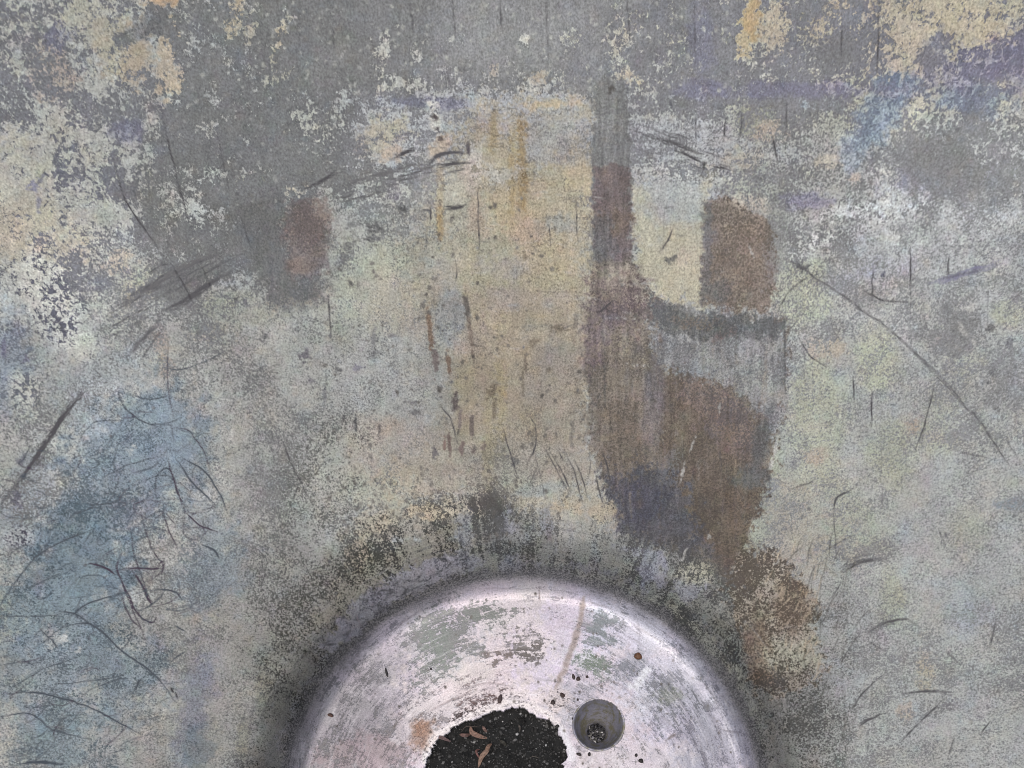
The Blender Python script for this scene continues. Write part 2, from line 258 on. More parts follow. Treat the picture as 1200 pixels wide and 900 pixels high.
both(poly([(760, 350), (820, 368), (920, 374), (920, 392), (830, 398), (768, 388)], 2.0, 5, 12, None, 4.8), (116, 116, 114), (98, 99, 100), .95, .45, .15)
both(ell(820, 378, 26, 8, 0, .8, .8, 12, .35), (122, 106, 92), None, .6); both(ell(850, 392, 18, 5, -20, .8, .8, 12, .35), (130, 100, 96), None, .6)
both(poly([(772, 436), (812, 446), (858, 474), (905, 518), (893, 580), (872, 640), (852, 680), (838, 664), (806, 600), (772, 520)], 2.0, 7, 14, None, 11), (116, 102, 88), (98, 86, 76), .97, .5, .12)
both(poly([(788, 446), (830, 446), (880, 480), (890, 530), (862, 525), (820, 490)], 2.0, 9, 12, None, 6.4), (136, 118, 108), (104, 96, 98), .7, .55, .5)
both(ell(878, 560, 18, 12, 0, .8, .8, 12, .35), (100, 102, 104), (88, 90, 92), .7); both(ell(850, 520, 40, 9, 30, .8, .8, 12, .35), (112, 96, 98), None, .5)
both(ell(892, 520, 10, 34, 14, .8), (104, 106, 108), (90, 92, 94), .7)
both(ell(766, 470, 12, 60, 4, .8), (118, 112, 116), (104, 100, 106), .6)
both(poly([(710, 555), (780, 548), (812, 590), (828, 660), (790, 645), (738, 634), (718, 590)], 2.0, 9, 16, None, 12), (98, 97, 104), (82, 81, 88), .97, .5, .15)
both(ell(752, 590, 26, 24, 0, .8, .8, 12, .35), (92, 91, 106), (78, 77, 92), .8); both(ell(790, 560, 10, 40, 0, .8, .8, 12, .35), (112, 110, 116), None, .5)
both(ell(850, 620, 24, 50, -20, .8, .8, 12, .35), (110, 96, 82), (92, 80, 70), .8)
both(poly([(826, 236), (850, 228), (905, 262), (914, 300), (900, 366), (868, 366), (820, 358)], 2.0, 5, 9, None, 4.0), (136, 121, 108), (114, 102, 92), .97, .55, .12)
both(poly([(824, 236), (836, 236), (834, 300), (826, 358), (820, 358)], 1.5, 3, 7, None, 2.4), (116, 112, 112), (104, 100, 100), .8)
both(ell(842, 340, 16, 16, 0, .8, .8, 12, .35), (112, 110, 110), (98, 98, 98), .7); both(ell(905, 300, 10, 30, 10, .8, .8, 12, .35), (124, 122, 122), None, .7)
both(ell(880, 238, 26, 10, 10, .9), (188, 172, 154), None, .7, .6, .8); both(ell(872, 262, 26, 14, 0, .9), (156, 140, 124), None, .6, .5, .7)
both(ell(912, 262, 12, 46, -4, .9), (140, 142, 134), None, .7)
for pts in ([(697, 92), (735, 92), (740, 306), (772, 352), (921, 374), (926, 402), (900, 560), (862, 660), (851, 684), (800, 648), (740, 634), (700, 545), (688, 450), (690, 350)], [(826, 236), (905, 240), (914, 300), (900, 366), (820, 358)], [(500, 130), (690, 130), (690, 560), (440, 560)]):
    sett(CON, poly(pts, 6, 5), .3)
# ---------------------------------------------------------- grime belt round the floor
edge = RAD + noise(60, 5, 3, polar=True) * 10
def belt(a0, a1, u0, u1, p, q, a, c=None, s=None, soft=18, asoft=6):
    """arc band: angles in degrees seen from the axis"""
    d = np.degrees(ANG)
    k = sstep(edge, u0 - soft, u0 + soft) * (1 - sstep(edge, u1 - soft, u1 + soft)) * sstep(d, a0 - asoft, a0 + asoft) * (1 - sstep(d, a1 - asoft, a1 + asoft))
    both((FULL, k.astype(np.float32)), p, q, a, c, s)
belt(-20, 200, 255, 330, (122, 122, 120), (90, 90, 90), .9, .45, .2, 24)
belt(148, 200, 255, 325, (122, 121, 114), (76, 76, 73), .95, .45, .15, 26)
belt(112, 152, 270, 378, (126, 123, 112), (74, 73, 68), .97, .42, .2, 26)
belt(95, 118, 280, 378, (150, 144, 130), (86, 86, 84), .95, .5, .3, 20)
belt(86, 108, 270, 356, (122, 122, 116), (86, 86, 84), .95, .5, .25, 14)
belt(60, 88, 270, 345, (126, 126, 121), (90, 90, 90), .95, .48, .2, 16)
belt(40, 62, 270, 372, (118, 118, 113), (84, 84, 83), .95, .46, .2, 20)
belt(-10, 42, 270, 372, (122, 122, 117), (82, 82, 79), .95, .46, .15, 26)
for (x, y, rx, ry, an, c, q, a) in [(505, 665, 42, 15, -16, (150, 148, 158), (122, 120, 134), .95), (440, 702, 40, 14, -32, (144, 142, 152), (112, 110, 124), .95), (410, 735, 16, 14, -40, (138, 136, 150), (104, 102, 118), .9), (560, 655, 34, 9, -4, (146, 146, 140), (118, 118, 118), .9), (545, 625, 10, 40, 0, (140, 140, 146), (116, 116, 124), .7),
    (490, 634, 22, 5, 2, (150, 152, 150), None, .8), (600, 640, 16, 40, 0, (140, 140, 150), (118, 118, 128), .8), (660, 600, 20, 14, 0, (178, 160, 134), (150, 132, 110), .8), (672, 618, 30, 22, 0, (158, 156, 146), (120, 118, 116), .8), (705, 600, 12, 12, 0, (180, 164, 138), None, .8), (640, 620, 8, 30, 0, (132, 134, 140), None, .7),
    (765, 668, 16, 20, -10, (140, 138, 154), (112, 110, 128), .9), (745, 652, 26, 10, 10, (132, 132, 142), (106, 106, 116), .8), (800, 690, 20, 16, 30, (130, 132, 128), None, .7), (830, 720, 22, 18, 40, (126, 128, 124), (98, 100, 98), .7), (850, 745, 14, 8, 45, (110, 126, 136), None, .6), (835, 770, 34, 6, 48, (150, 150, 136), (108, 108, 104), .8), (905, 850, 10, 44, -16, (120, 118, 130), (98, 96, 110), .7), (880, 830, 34, 7, 62, (140, 142, 130), (98, 98, 96), .7),
    (500, 600, 22, 9, 0, (180, 160, 132), (120, 110, 98), .8), (440, 612, 36, 12, -20, (160, 150, 130), (96, 92, 86), .7), (420, 655, 14, 20, 0, (158, 138, 112), None, .6), (395, 690, 10, 14, 0, (150, 136, 110), None, .5), (535, 595, 30, 10, 0, (176, 162, 138), None, .7), (360, 780, 20, 40, 30, (122, 122, 128), None, .6), (345, 820, 8, 70, 24, (126, 126, 134), None, .6)]:
    both(ell(x, y, rx, ry, an, .6, .9, 10), c, q, a, .6)
def band(u0, u1, a0, a1): return [(AX + u * math.cos(math.radians(t)), AY - u * math.sin(math.radians(t))) for u, aa in ((u0, np.linspace(a0, a1, 12)), (u1, np.linspace(a1, a0, 12))) for t in aa]
for u0, u1, a0, a1, c, q, am in [(293, 322, 104, 122, (150, 148, 158), (116, 114, 126), .95), (293, 318, 123, 131, (146, 144, 154), (110, 108, 120), .95), (296, 312, 132, 140, (140, 138, 150), (104, 102, 114), .9), (297, 316, 98, 103, (140, 139, 148), (104, 103, 114), .85), (298, 304, 86, 95, (122, 121, 130), (88, 87, 96), .7), (300, 306, 64, 80, (108, 107, 116), (80, 79, 88), .7), (306, 335, 66, 100, (126, 126, 120), (84, 84, 84), .75), (300, 330, 142, 185, (112, 111, 104), (68, 67, 64), .75), (302, 332, 0, 48, (112, 113, 106), (72, 72, 70), .7), (322, 352, 103, 136, (122, 117, 103), (66, 64, 59), .8), (296, 306, 32, 60, (150, 150, 138), (104, 104, 98), .8), (296, 304, 8, 30, (132, 132, 128), (94, 94, 92), .8), (306, 314, 36, 50, (112, 116, 120), (84, 88, 92), .5), (318, 345, 52, 57, (138, 137, 150), (108, 106, 120), .7)]:
    both(poly(band(u0, u1, a0, a1), 1.5, 4, 10, None, 4), c, q, am, .6, .3)
both(ell(578, 610, 12, 34, 0, .8, .9, 10), (112, 112, 111), (88, 88, 89), .5, .4); both(ell(560, 590, 26, 10, 0, .8, .9, 9, .5), (144, 136, 124), (90, 86, 84), .6, .4, .5)
both(ell(380, 560, 46, 60, 30, .9), (158, 158, 146), (108, 108, 104), .6, .6, .1); both(ell(330, 700, 50, 90, 30, .9), (138, 137, 132), (98, 98, 95), .6, .55, .1)
both(ell(960, 840, 40, 60, 0, .9), (136, 137, 134), (100, 100, 98), .7, .5, .1); both(ell(975, 760, 26, 80, 6, .9), (140, 141, 138), (104, 104, 102), .5, .5, .1)
rs = np.random.RandomState(9)
for i in range(170):
    x = rs.uniform(692, 915); y = rs.uniform(300, 650); l = rs.uniform(14, 80)
    if (x - 690) / 225 < (y - 560) / 160 or x > 925 - max(0, y - 450) * .36 or (x > 745 and y < 372): continue
    c = [(96, 98, 101), (88, 88, 92), (130, 114, 98), (114, 102, 107), (148, 134, 117), (104, 92, 80), (142, 140, 138)][rs.randint(7)]
    sl, m = line([(x, y), (x + rs.normal(0, 3), y + l)], rs.uniform(1.2, 6), 1.6, .5, 2); m = m * np.clip(.7 + nz(3, sl, 2) * 1.2, 0, 1)
    both((sl, m), c, tuple(v - 10 for v in c), rs.uniform(.2, .6))
for i in range(60):
    x = rs.uniform(540, 800); y = rs.uniform(590, 640); l = rs.uniform(14, 50); g = [88, 104, 130, 142][rs.randint(4)]
    sl, m = line([(x, y), (x + (x - AX) * -.0006 * l, y + l)], rs.uniform(1.0, 4), 1.4, .5, 2); m = m * np.clip(.7 + nz(3, sl, 2) * 1.2, 0, 1)
    both((sl, m), (g, g, g + 3), (g - 8, g - 8, g - 4), rs.uniform(.2, .6))
for i in range(430):                                     # wipes and scuffs across the middle
    x = rs.uniform(380, 900); y = rs.uniform(120, 440); l = rs.uniform(8, 46); g = rs.uniform(92, 120) if rs.rand() < .6 else rs.uniform(176, 196)
    if 690 < x < 745 and y < 320 or 820 < x < 915 and y > 230: continue
    sl, m = line([(x, y), (x + l * .5, y + rs.normal(0, 1.5)), (x + l, y + rs.normal(0, 3))], rs.uniform(.7, 2.4), .8, .4, 2); m = m * np.clip(.4 + nz(3, sl, 2) * 1.6, 0, 1)
    both((sl, m), (g, g - 3, g - 9), (g - 6, g - 9, g - 14), rs.uniform(.35, .85))
# lower brown stain with bare flecks
both(poly([(864, 648), (900, 640), (930, 668), (958, 720), (966, 790), (930, 812), (884, 812), (872, 740), (850, 700)], 2.5, 7, 14, None, 7), (150, 137, 121), (98, 87, 76), .88, .42, .35)
both(ell(890, 760, 16, 44, -8, .8), (126, 106, 88), (104, 88, 74), .85, .5); both(ell(930, 710, 22, 30, -10, .8), (130, 110, 92), (104, 88, 74), .7, .45)
both(ell(925, 770, 30, 22, 0, .8), (156, 154, 132), (100, 96, 84), .8, .5, .4); both(ell(896, 795, 16, 8, 0, .8), (140, 108, 84), None, .6)
both(ell(815, 672, 24, 14, 0, .8), (160, 156, 136), (104, 104, 98), .8, .5, .6)

# streaky wear round the belt and faint radial runs everywhere
rn = noise(5, 7, 3, 1.0, 14.0, polar=True); rn2 = noise(9, 8, 2, 1.0, 22.0, polar=True)
wall = sstep(RAD, U_EDGE - 6, U_EDGE + 4)
dg = np.degrees(ANG); k = wall * (1 - sstep(RAD, 330, 430)) * sstep(dg, 45, 65) * (1 - sstep(dg, 112, 124)); C += k * rn * 0.1; C += wall * (1 - sstep(RAD, 330, 430)) * rn * .04
C += wall * rn2 * 0.05
C += wall * (noise(26, 3, 4) * 0.13 + noise(90, 4, 3) * 0.08)
S += wall * noise(60, 6, 3) * 0.15
grey = P.mean(2, keepdims=True); P = grey + (P - grey) * .8
grey = M.mean(2, keepdims=True); M = grey + (M - grey) * .8
for A, kk in ((P, 1.0), (M, .8)):
    for sc_, am in ((13, 4.5), (26, 4.0)):
        h1 = noise(sc_, 50, 3) * am * kk; h2 = noise(sc_, 51, 3) * am * kk
        h1 = np.sign(h1) * np.maximum(np.abs(h1) - am * .42, 0); h2 = np.sign(h2) * np.maximum(np.abs(h2) - am * .42, 0)
        A[..., 0] += wall * h1; A[..., 2] -= wall * h1 * 1.2; A[..., 1] += wall * h2 * .7; A[..., 0] -= wall * h2 * .4; A[..., 2] -= wall * h2 * .3
lum = 1 + wall[..., None] * (noise(45, 9, 4) * 0.035 + noise(14, 10, 3) * 0.03)[..., None]
P *= lum; M *= lum
hue = noise(34, 12, 3) * wall; P[..., 0] += hue * 1.5; P[..., 2] -= hue * 2
hue = noise(22, 13, 3) * wall; P[..., 1] += hue * 1.5; M[..., 2] += hue * 1.5

# ---------------------------------------------------------- chips, rubs and dark specks on the wall
for (x, y, rx, ry, an, c, a) in [(504, 388, 4, 22, -6, (128, 108, 92), .95), (510, 420, 5, 20, -6, (116, 104, 102), .9), (547, 360, 4, 14, -8, (92, 86, 82), .9), (552, 395, 3, 20, -6, (120, 106, 96), .7), (526, 426, 3, 16, -8, (118, 98, 84), .9), (533, 472, 5, 9, 0, (92, 82, 82), .9), (539, 490, 3, 12, 0, (118, 108, 108), .7), (553, 502, 3, 12, 0, (102, 92, 90), .8),
    (527, 522, 3, 13, -4, (104, 88, 84), .85), (541, 525, 4, 10, 0, (120, 102, 100), .8), (521, 520, 2, 8, 0, (120, 94, 88), .8), (510, 530, 4, 7, 0, (96, 92, 96), .8), (555, 529, 3, 4, 0, (100, 90, 88), .8), (566, 523, 3, 6, 0, (116, 104, 100), .7), (577, 458, 7, 9, 20, (112, 100, 86), .7), (579, 482, 3, 10, 0, (124, 112, 96), .7), (616, 425, 2, 12, 0, (104, 94, 84), .7), (613, 455, 2, 16, 0, (118, 108, 94), .6), (626, 400, 8, 5, -10, (120, 108, 94), .7), (655, 385, 10, 3, 0, (112, 102, 88), .7), (643, 432, 4, 4, 0, (106, 98, 88), .7), (616, 300, 4, 4, 0, (110, 100, 86), .7), (670, 512, 3, 18, 0, (120, 116, 112), .7), (603, 540, 4, 6, 0, (96, 96, 98), .7), (675, 376, 3, 8, 0, (112, 106, 100), .6),
    (510, 138, 4, 5, 0, (66, 58, 60), .95), (512, 152, 3, 4, 0, (62, 56, 60), .95), (516, 163, 3, 3, 0, (80, 70, 68), .9), (472, 247, 9, 4, 10, (86, 86, 86), .8), (440, 268, 10, 6, 0, (100, 100, 100), .8), (412, 263, 8, 6, 0, (104, 104, 104), .7), (408, 288, 8, 6, 0, (104, 104, 104), .6), (436, 280, 8, 5, -20, (96, 96, 96), .7), (465, 229, 5, 5, 0, (104, 100, 110), .7), (413, 332, 7, 2, 25, (78, 78, 78), .8), (460, 393, 6, 4, 0, (102, 98, 102), .6), (438, 395, 3, 14, 0, (110, 110, 114), .6), (417, 497, 2, 11, -4, (70, 70, 72), .8), (445, 502, 2, 8, 0, (90, 86, 86), .7), (403, 490, 2, 6, 0, (80, 78, 80), .7), (484, 472, 9, 3, 0, (100, 96, 100), .7), (487, 483, 6, 3, 10, (90, 88, 90), .7), (455, 485, 4, 2, 20, (86, 84, 86), .7), (440, 415, 8, 4, -15, (104, 104, 106), .6), (420, 430, 7, 4, 0, (110, 108, 124), .6), (465, 478, 4, 3, 0, (100, 100, 100), .5),
    (309, 396, 5, 6, 0, (86, 86, 88), .8), (357, 417, 6, 7, 0, (96, 92, 100), .8), (364, 447, 5, 4, 0, (104, 100, 108), .6), (381, 462, 3, 12, 0, (110, 110, 114), .6), (397, 433, 5, 4, 0, (78, 78, 80), .8), (277, 350, 6, 3, 10, (92, 90, 90), .7), (940, 313, 6, 5, 0, (82, 82, 84), .85), (1035, 322, 4, 3, 0, (76, 76, 92), .85), (1143, 316, 3, 4, 0, (72, 72, 84), .85), (1160, 385, 4, 6, 20, (84, 84, 86), .7), (1163, 437, 5, 6, 0, (100, 100, 104), .6), (1183, 402, 6, 5, 0, (100, 100, 106), .6), (1075, 390, 10, 8, 0, (124, 124, 126), .5), (943, 362, 4, 3, 0, (110, 108, 108), .5), (787, 304, 6, 4, -30, (84, 84, 84), .8), (826, 193, 4, 4, 0, (66, 66, 66), .9), (716, 103, 5, 5, 40, (86, 82, 78), .85), (735, 106, 2, 5, 0, (80, 80, 84), .8), (786, 123, 2, 5, 0, (84, 84, 92), .8), (858, 427, 3, 4, 0, (96, 96, 96), .7), (930, 547, 5, 5, 0, (112, 112, 120), .5), (48, 210, 3, 8, 30, (104, 104, 118), .8), (40, 217, 7, 8, 20, (124, 124, 148), .8), (30, 420, 5, 5, 0, (120, 118, 136), .7), (5, 405, 4, 10, 0, (110, 108, 130), .7), (47, 540, 9, 6, -45, (92, 90, 94), .7), (25, 540, 6, 6, 0, (104, 104, 116), .7), (20, 585, 8, 9, 0, (96, 94, 108), .7), (45, 240, 4, 10, 0, (120, 120, 140), .7)]:
    m = ell(x, y, rx * .82, ry * 1.05, an, .5, .8, 6, .35) if ry > 2.2 * rx else ell(x, y, rx * .82, ry * .9, an, .5, .8, 5, .75)
    both(m, c, tuple(v - 6 for v in c), a * .9)
# pale nicks
for (x, y, rx, ry, an) in [(880, 294, 2, 6, -20), (812, 520, 2, 8, 20), (800, 555, 2, 10, 12), (843, 480, 2, 5, 10), (909, 525, 2, 12, 12), (903, 545, 3, 6, 20), (1128, 386, 4, 9, -30), (1141, 402, 4, 4, 0), (76, 748, 4, 4, 0), (92, 763, 4, 4, 0), (157, 525, 4, 5, 0), (808, 398, 2, 6, -30), (802, 650, 2, 7, 20), (830, 630, 3, 3, 0), (22, 873, 4, 4, 0), (168, 755, 5, 2, 20), (420, 108, 4, 3, 0), (404, 60, 3, 6, 30), (655, 20, 2, 4, 0), (475, 130, 3, 6, 0)]:
    m = ell(x, y, rx * .7, ry * .9, an, .7, .8, 4, .7)
    both(m, (188, 186, 182), (176, 174, 170), .8)
rs = np.random.RandomState(5)
for i in range(420):                                   # small chips scattered over the lower centre
    x = rs.uniform(380, 720); y = rs.uniform(240, 640)
    if rs.rand() < 0.35: x = rs.uniform(400, 620); y = rs.uniform(560, 630)
    g = rs.uniform(84, 118)
    both(ell(x, y, rs.uniform(.8, 2.6), rs.uniform(.8, 3.0), rs.uniform(-30, 30), .8, .8, 5), (g, g - 4, g - 8), (g, g - 4, g - 8), rs.uniform(.4, .9))
for i in range(260):
    x = rs.uniform(0, 1200); y = rs.uniform(0, 900)
    if math.hypot(x - AX, y - AY) < 300: continue
    g = rs.uniform(88, 120)
    both(ell(x, y, rs.uniform(.7, 1.8), rs.uniform(.7, 2.4), rs.uniform(-40, 40), .8, .8, 5), (g, g, g + 3), (g, g, g + 3), rs.uniform(.3, .9))
for i in range(420):
    x = rs.uniform(110, 720); y = rs.uniform(0, 250); g = rs.uniform(158, 188)
    if x > 460 and y > 115: continue
    both(ell(x, y, rs.uniform(.7, 1.8), rs.uniform(.7, 2.6), rs.uniform(-60, 60), .8, 1.0, 5), (g, g, g - 5), (g, g, g - 5), rs.uniform(.35, .9))
for i in range(150):
    x = rs.uniform(100, 1190); y = rs.uniform(-20, 240); l = rs.uniform(20, 90); g = rs.uniform(104, 122) if rs.rand() < .5 else rs.uniform(160, 176)
    sl, m = line([(x, y), (x + rs.normal(0, 2), y + l)], rs.uniform(.8, 3), 1.0, .5, 1.5); m = m * np.clip(.5 + nz(5, sl, 2) * 1.2, 0, 1)
    both((sl, m), (g, g, g), (g - 4, g - 4, g - 4), rs.uniform(.15, .45))
for i in range(200):
    x = rs.uniform(200, 860); y = rs.uniform(0, 110)
    g = rs.uniform(172, 196)
    both(ell(x, y, rs.uniform(.8, 2.2), rs.uniform(.8, 3.2), rs.uniform(-30, 30), .8, .9, 5), (g, g, g - 8), (g, g, g - 8), rs.uniform(.5, .95))

# ---------------------------------------------------------- scratches
def arcpts(u, a0, a1, n=9): return [(AX + u * math.cos(math.radians(a)), AY - u * math.sin(math.radians(a))) for a in np.linspace(a0, a1, n)]
scr([(907, 301), (940, 315), (1000, 357), (1050, 392), (1100, 440), (1150, 497), (1182, 545)], 1.9, .62, (94, 94, 96), .2, 1.8, .8, .5)
scr([(930, 309), (975, 338), (1020, 368)], 1.2, .5)
scr([(1040, 385), (1095, 438), (1140, 486)], 1.5, .5)
scr([(1150, 497), (1182, 545)], 1.6, .7)
scr([(100, 457), (75, 487), (45, 532), (18, 572), (-6, 602)], 4.2, .85, (84, 83, 86), .06, 2)
scr([(180, 369), (215, 352), (245, 332), (285, 312)], 7, .85, (88, 88, 90), .15, 2, .9, .6); scr([(122, 371), (165, 344), (215, 314), (262, 294)], 5, .75, (100, 100, 102), .12, 2)
for i in range(22):
    x = RNG.uniform(118, 250); y = 372 - (x - 118) * .5 + RNG.normal(0, 16); l = RNG.uniform(24, 70)
    scr([(x, y), (x + l * .5, y - l * .29 + RNG.normal(0, 2)), (x + l, y - l * .56)], RNG.uniform(1.0, 2.0), RNG.uniform(.4, .85), (90, 90, 92), .2, 1.5, .8, .5)
for i in range(26):
    x = RNG.uniform(380, 520); y = 232 - (x - 380) * .27 + RNG.normal(0, 10); l = RNG.uniform(10, 36)
    scr([(x, y), (x + l * .5, y - l * .16), (x + l, y - l * .27)], RNG.uniform(1.0, 2.0), RNG.uniform(.4, .85), (92, 92, 92), .2, 1.5, .8, .5)
for i in range(16):
    x = RNG.uniform(740, 830); y = 150 + (x - 740) * .4 + RNG.normal(0, 8); l = RNG.uniform(12, 40)
    scr([(x, y), (x + l * .5, y + l * .2), (x + l, y + l * .36)], RNG.uniform(.9, 1.6), RNG.uniform(.4, .8), (90, 90, 92), .2, 1.5, .8, .5)
scr([(150, 417), (170, 395), (196, 371)], 4.5, .7, (100, 100, 102), .12, 1.5); scr([(165, 424), (180, 400), (200, 372)], 2.5, .5); scr([(166, 342), (230, 302), (270, 290)], 7, .32, (108, 108, 108), .2, 2, 1.5, 1.0)
scr([(378, 230), (420, 212), (470, 196), (500, 190)], 4, .55, (98, 97, 98), .3, 2); scr([(500, 196), (512, 184), (530, 178), (553, 178)], 5, .85, (86, 85, 88), .15, 1.5); scr([(512, 195), (535, 192), (560, 190)], 3, .8, (84, 83, 84), .2); scr([(548, 166), (550, 182)], 4, .7, (92, 88, 92), .3)
scr([(465, 184), (478, 178), (491, 174)], 3, .75); scr([(520, 243), (534, 243), (548, 239)], 3, .9, (80, 79, 80), .15); scr([(493, 246), (503, 246)], 2, .8); scr([(357, 222), (380, 211), (398, 199)], 2.4, .8)
scr([(760, 158), (795, 170), (830, 183)], 2.6, .8, (84, 84, 86)); scr([(790, 176), (810, 184), (827, 192)], 3.2, .9, (78, 78, 80)); scr([(833, 194), (846, 196), (858, 198)], 3, .75); scr([(782, 188), (815, 188)], 1.4, .6); scr([(850, 182), (862, 181)], 1.4, .6); scr([(776, 190), (815, 189)], 1.2, .5); scr([(735, 150), (762, 160)], 1.6, .5)
for p in [[(133, 190), (147, 233), (170, 270), (192, 300)], [(187, 120), (207, 207), (227, 280)], [(283, 253), (294, 291)], [(17, 363), (22, 385), (27, 403)], [(235, 307), (248, 340)], [(200, 307), (227, 355)], [(332, 518), (343, 547), (367, 593)], [(118, 145), (108, 165)], [(255, 160), (268, 220)],
    [(585, 0), (588, 37)], [(640, -10), (642, 67)], [(735, -10), (738, 50)], [(530, -10), (533, 43)], [(560, 220), (562, 297)], [(675, 230), (677, 283)], [(643, 265), (645, 288)], [(790, 263), (781, 284), (770, 300)], [(816, 129), (815, 173)], [(870, 126), (867, 168)], [(922, 120), (921, 155)], [(852, 130), (848, 165)], [(905, 160), (912, 190)], [(1030, 0), (1028, 90)], [(987, 30), (985, 70)], [(814, 0), (815, 62)],
    [(1067, 290), (1067, 367)], [(1023, 310), (1022, 352)], [(1075, 360), (1083, 374), (1090, 391)], [(1095, 450), (1088, 482), (1073, 527)], [(1112, 300), (1111, 310), (1111, 331)], [(1158, 330), (1157, 385)], [(1022, 458), (1021, 500)], [(920, 385), (920, 460)], [(1000, 440), (1001, 470)], [(912, 365), (925, 342), (955, 318)], [(935, 395), (950, 418), (968, 430)], [(960, 305), (985, 302)], [(1120, 528), (1160, 538)], [(925, 575), (945, 567), (955, 562)], [(1010, 340), (1035, 352), (1065, 354)],
    [(533, 305), (536, 318), (533, 332)], [(390, 30), (392, 60)], [(480, -5), (484, 40)], [(505, 242), (504, 262)], [(385, 345), (388, 395)], [(362, 372), (382, 380)], [(500, 262), (499, 300)], [(700, 368), (720, 350)], [(672, 396), (687, 380)], [(1100, 620), (1108, 640)], [(977, 600), (980, 650)], [(967, 645), (1002, 625)], [(1020, 753), (1034, 762)], [(1085, 490), (1080, 520)], [(1000, 830), (1013, 810), (1037, 790)], [(985, 780), (995, 760), (1010, 740)], [(1110, 890), (1120, 860)], [(975, 700), (988, 680)], [(1168, 720), (1160, 760)], [(1150, 860), (1160, 845)], [(620, 487), (627, 500), (627, 523), (618, 543)], [(590, 503), (598, 532), (607, 562)], [(633, 517), (650, 547), (668, 580)], [(645, 530), (660, 555), (670, 578)], [(663, 530), (673, 553), (682, 587)], [(673, 540), (683, 563), (688, 583)], [(698, 557), (705, 587)], [(707, 530), (712, 548), (715, 566)], [(517, 477), (527, 490), (537, 520)], [(626, 530), (634, 560), (638, 582)], [(622, 565), (628, 548)], [(692, 540), (690, 560)], [(655, 528), (660, 540)], [(340, 595), (353, 560)]]:
    scr(p, rs.uniform(1.0, 1.5), rs.uniform(.55, .85), (70, 69, 72), .3, .8, .7, .4)
for p, w, a in [([(985, 672), (1003, 660), (1038, 653)], 2.4, .8), ([(983, 665), (1000, 655), (1022, 650)], 1.3, .6), ([(1017, 743), (1033, 732), (1057, 726), (1070, 730), (1083, 743)], 2.2, .75), ([(1020, 745), (1036, 733), (1050, 730)], 1.4, .6), ([(1057, 813), (1083, 810), (1122, 813)], 2.2, .8), ([(1005, 850), (1020, 842), (1045, 835)], 2.2, .75), ([(1055, 870), (1077, 847), (1107, 818)], 2.0, .75), ([(977, 597), (982, 582), (1000, 573)], 2.0, .75), ([(955, 725), (963, 712), (975, 705)], 1.6, .6), ([(1105, 760), (1125, 778)], 1.6, .5), ([(1195, 540), (1180, 515)], 2, .5)]:
    scr(p, w, a, (84, 84, 86), .3, 1.2)
scr([(1087, 333), (1130, 322), (1185, 306)], 7, .6, (128, 128, 150), .2, 2); scr([(1105, 326), (1150, 316)], 2, .5, (100, 100, 116))
pur = (72, 62, 76); blu = (76, 84, 92)
for p, c, w in [([(187, 600), (182, 567), (190, 550), (200, 552), (208, 577), (222, 600)], blu, 1.5), ([(197, 540), (203, 560), (217, 600)], pur, 1.3), ([(207, 538), (227, 567), (252, 592)], blu, 1.6), ([(213, 535), (240, 553), (257, 577), (267, 602)], blu, 1.7), ([(207, 500), (223, 507), (240, 530), (248, 557)], pur, 1.1), ([(138, 453), (143, 473), (163, 492), (192, 503)], blu, 1.4), ([(150, 462), (177, 468), (200, 463)], blu, 1.2), ([(197, 400), (197, 450), (203, 490)], pur, 1.1), ([(193, 432), (213, 433), (240, 424), (263, 412)], blu, 1.1),
    ([(143, 647), (137, 667), (147, 690), (160, 717), (177, 729), (183, 722)], pur, 1.9), ([(153, 620), (158, 653), (170, 687), (180, 710)], pur, 1.3), ([(165, 600), (177, 640), (192, 667), (173, 682)], pur, 1.3), ([(190, 600), (207, 643)], pur, 1.4), ([(217, 600), (233, 615), (255, 624)], pur, 1.8), ([(195, 600), (206, 615)], pur, 1.1), ([(-5, 715), (40, 655), (75, 634), (112, 619)], blu, 1.4), ([(80, 725), (103, 707), (140, 695)], blu, 1.6), ([(72, 735), (103, 730), (127, 747), (143, 763), (180, 790), (207, 823)], blu, 1.9), ([(7, 812), (50, 813), (100, 827), (140, 847), (167, 862)], blu, 1.7), ([(-4, 841), (35, 837), (62, 855), (107, 867)], blu, 1.4), ([(20, 896), (47, 893), (87, 897)], blu, 4), ([(137, 670), (157, 717), (170, 750)], pur, 1.3), ([(0, 722), (67, 722)], blu, .9), ([(150, 665), (175, 667), (190, 666)], pur, 2.0), ([(155, 668), (168, 690), (178, 710)], pur, 2.6), ([(185, 690), (205, 694), (213, 703)], blu, 1.8), ([(205, 733), (217, 740)], blu, 1.6), ([(237, 638), (250, 645), (257, 655)], blu, 2), ([(105, 660), (125, 666), (135, 672)], pur, 2.6), ([(70, 716), (90, 720), (110, 735)], blu, 1.5), ([(40, 760), (60, 745), (80, 730)], blu, 1.0), ([(15, 805), (50, 785), (90, 770)], blu, 1.0), ([(70, 802), (130, 795), (150, 788)], blu, 1.0), ([(25, 772), (40, 780)], blu, 1.3), ([(200, 775), (218, 763)], blu, 1.4), ([(30, 690), (70, 672)], blu, .9), ([(45, 735), (60, 750), (68, 760)], blu, 1.6), ([(0, 780), (36, 774)], blu, .9), ([(140, 690), (150, 720), (163, 735)], pur, 1.6), ([(120, 560), (150, 545), (185, 535)], blu, .9), ([(130, 700), (160, 690)], blu, .9), ([(200, 805), (203, 812)], (60, 60, 62), 2.2), ([(206, 812), (208, 818)], (60, 60, 62), 2), ([(158, 740), (140, 768)], blu, .9), ([(165, 795), (158, 810)], blu, 2.2)]:
    scr(p, w * .8 if w < 3 else w, 1.0, c, .25, 1.0, .65, .08)
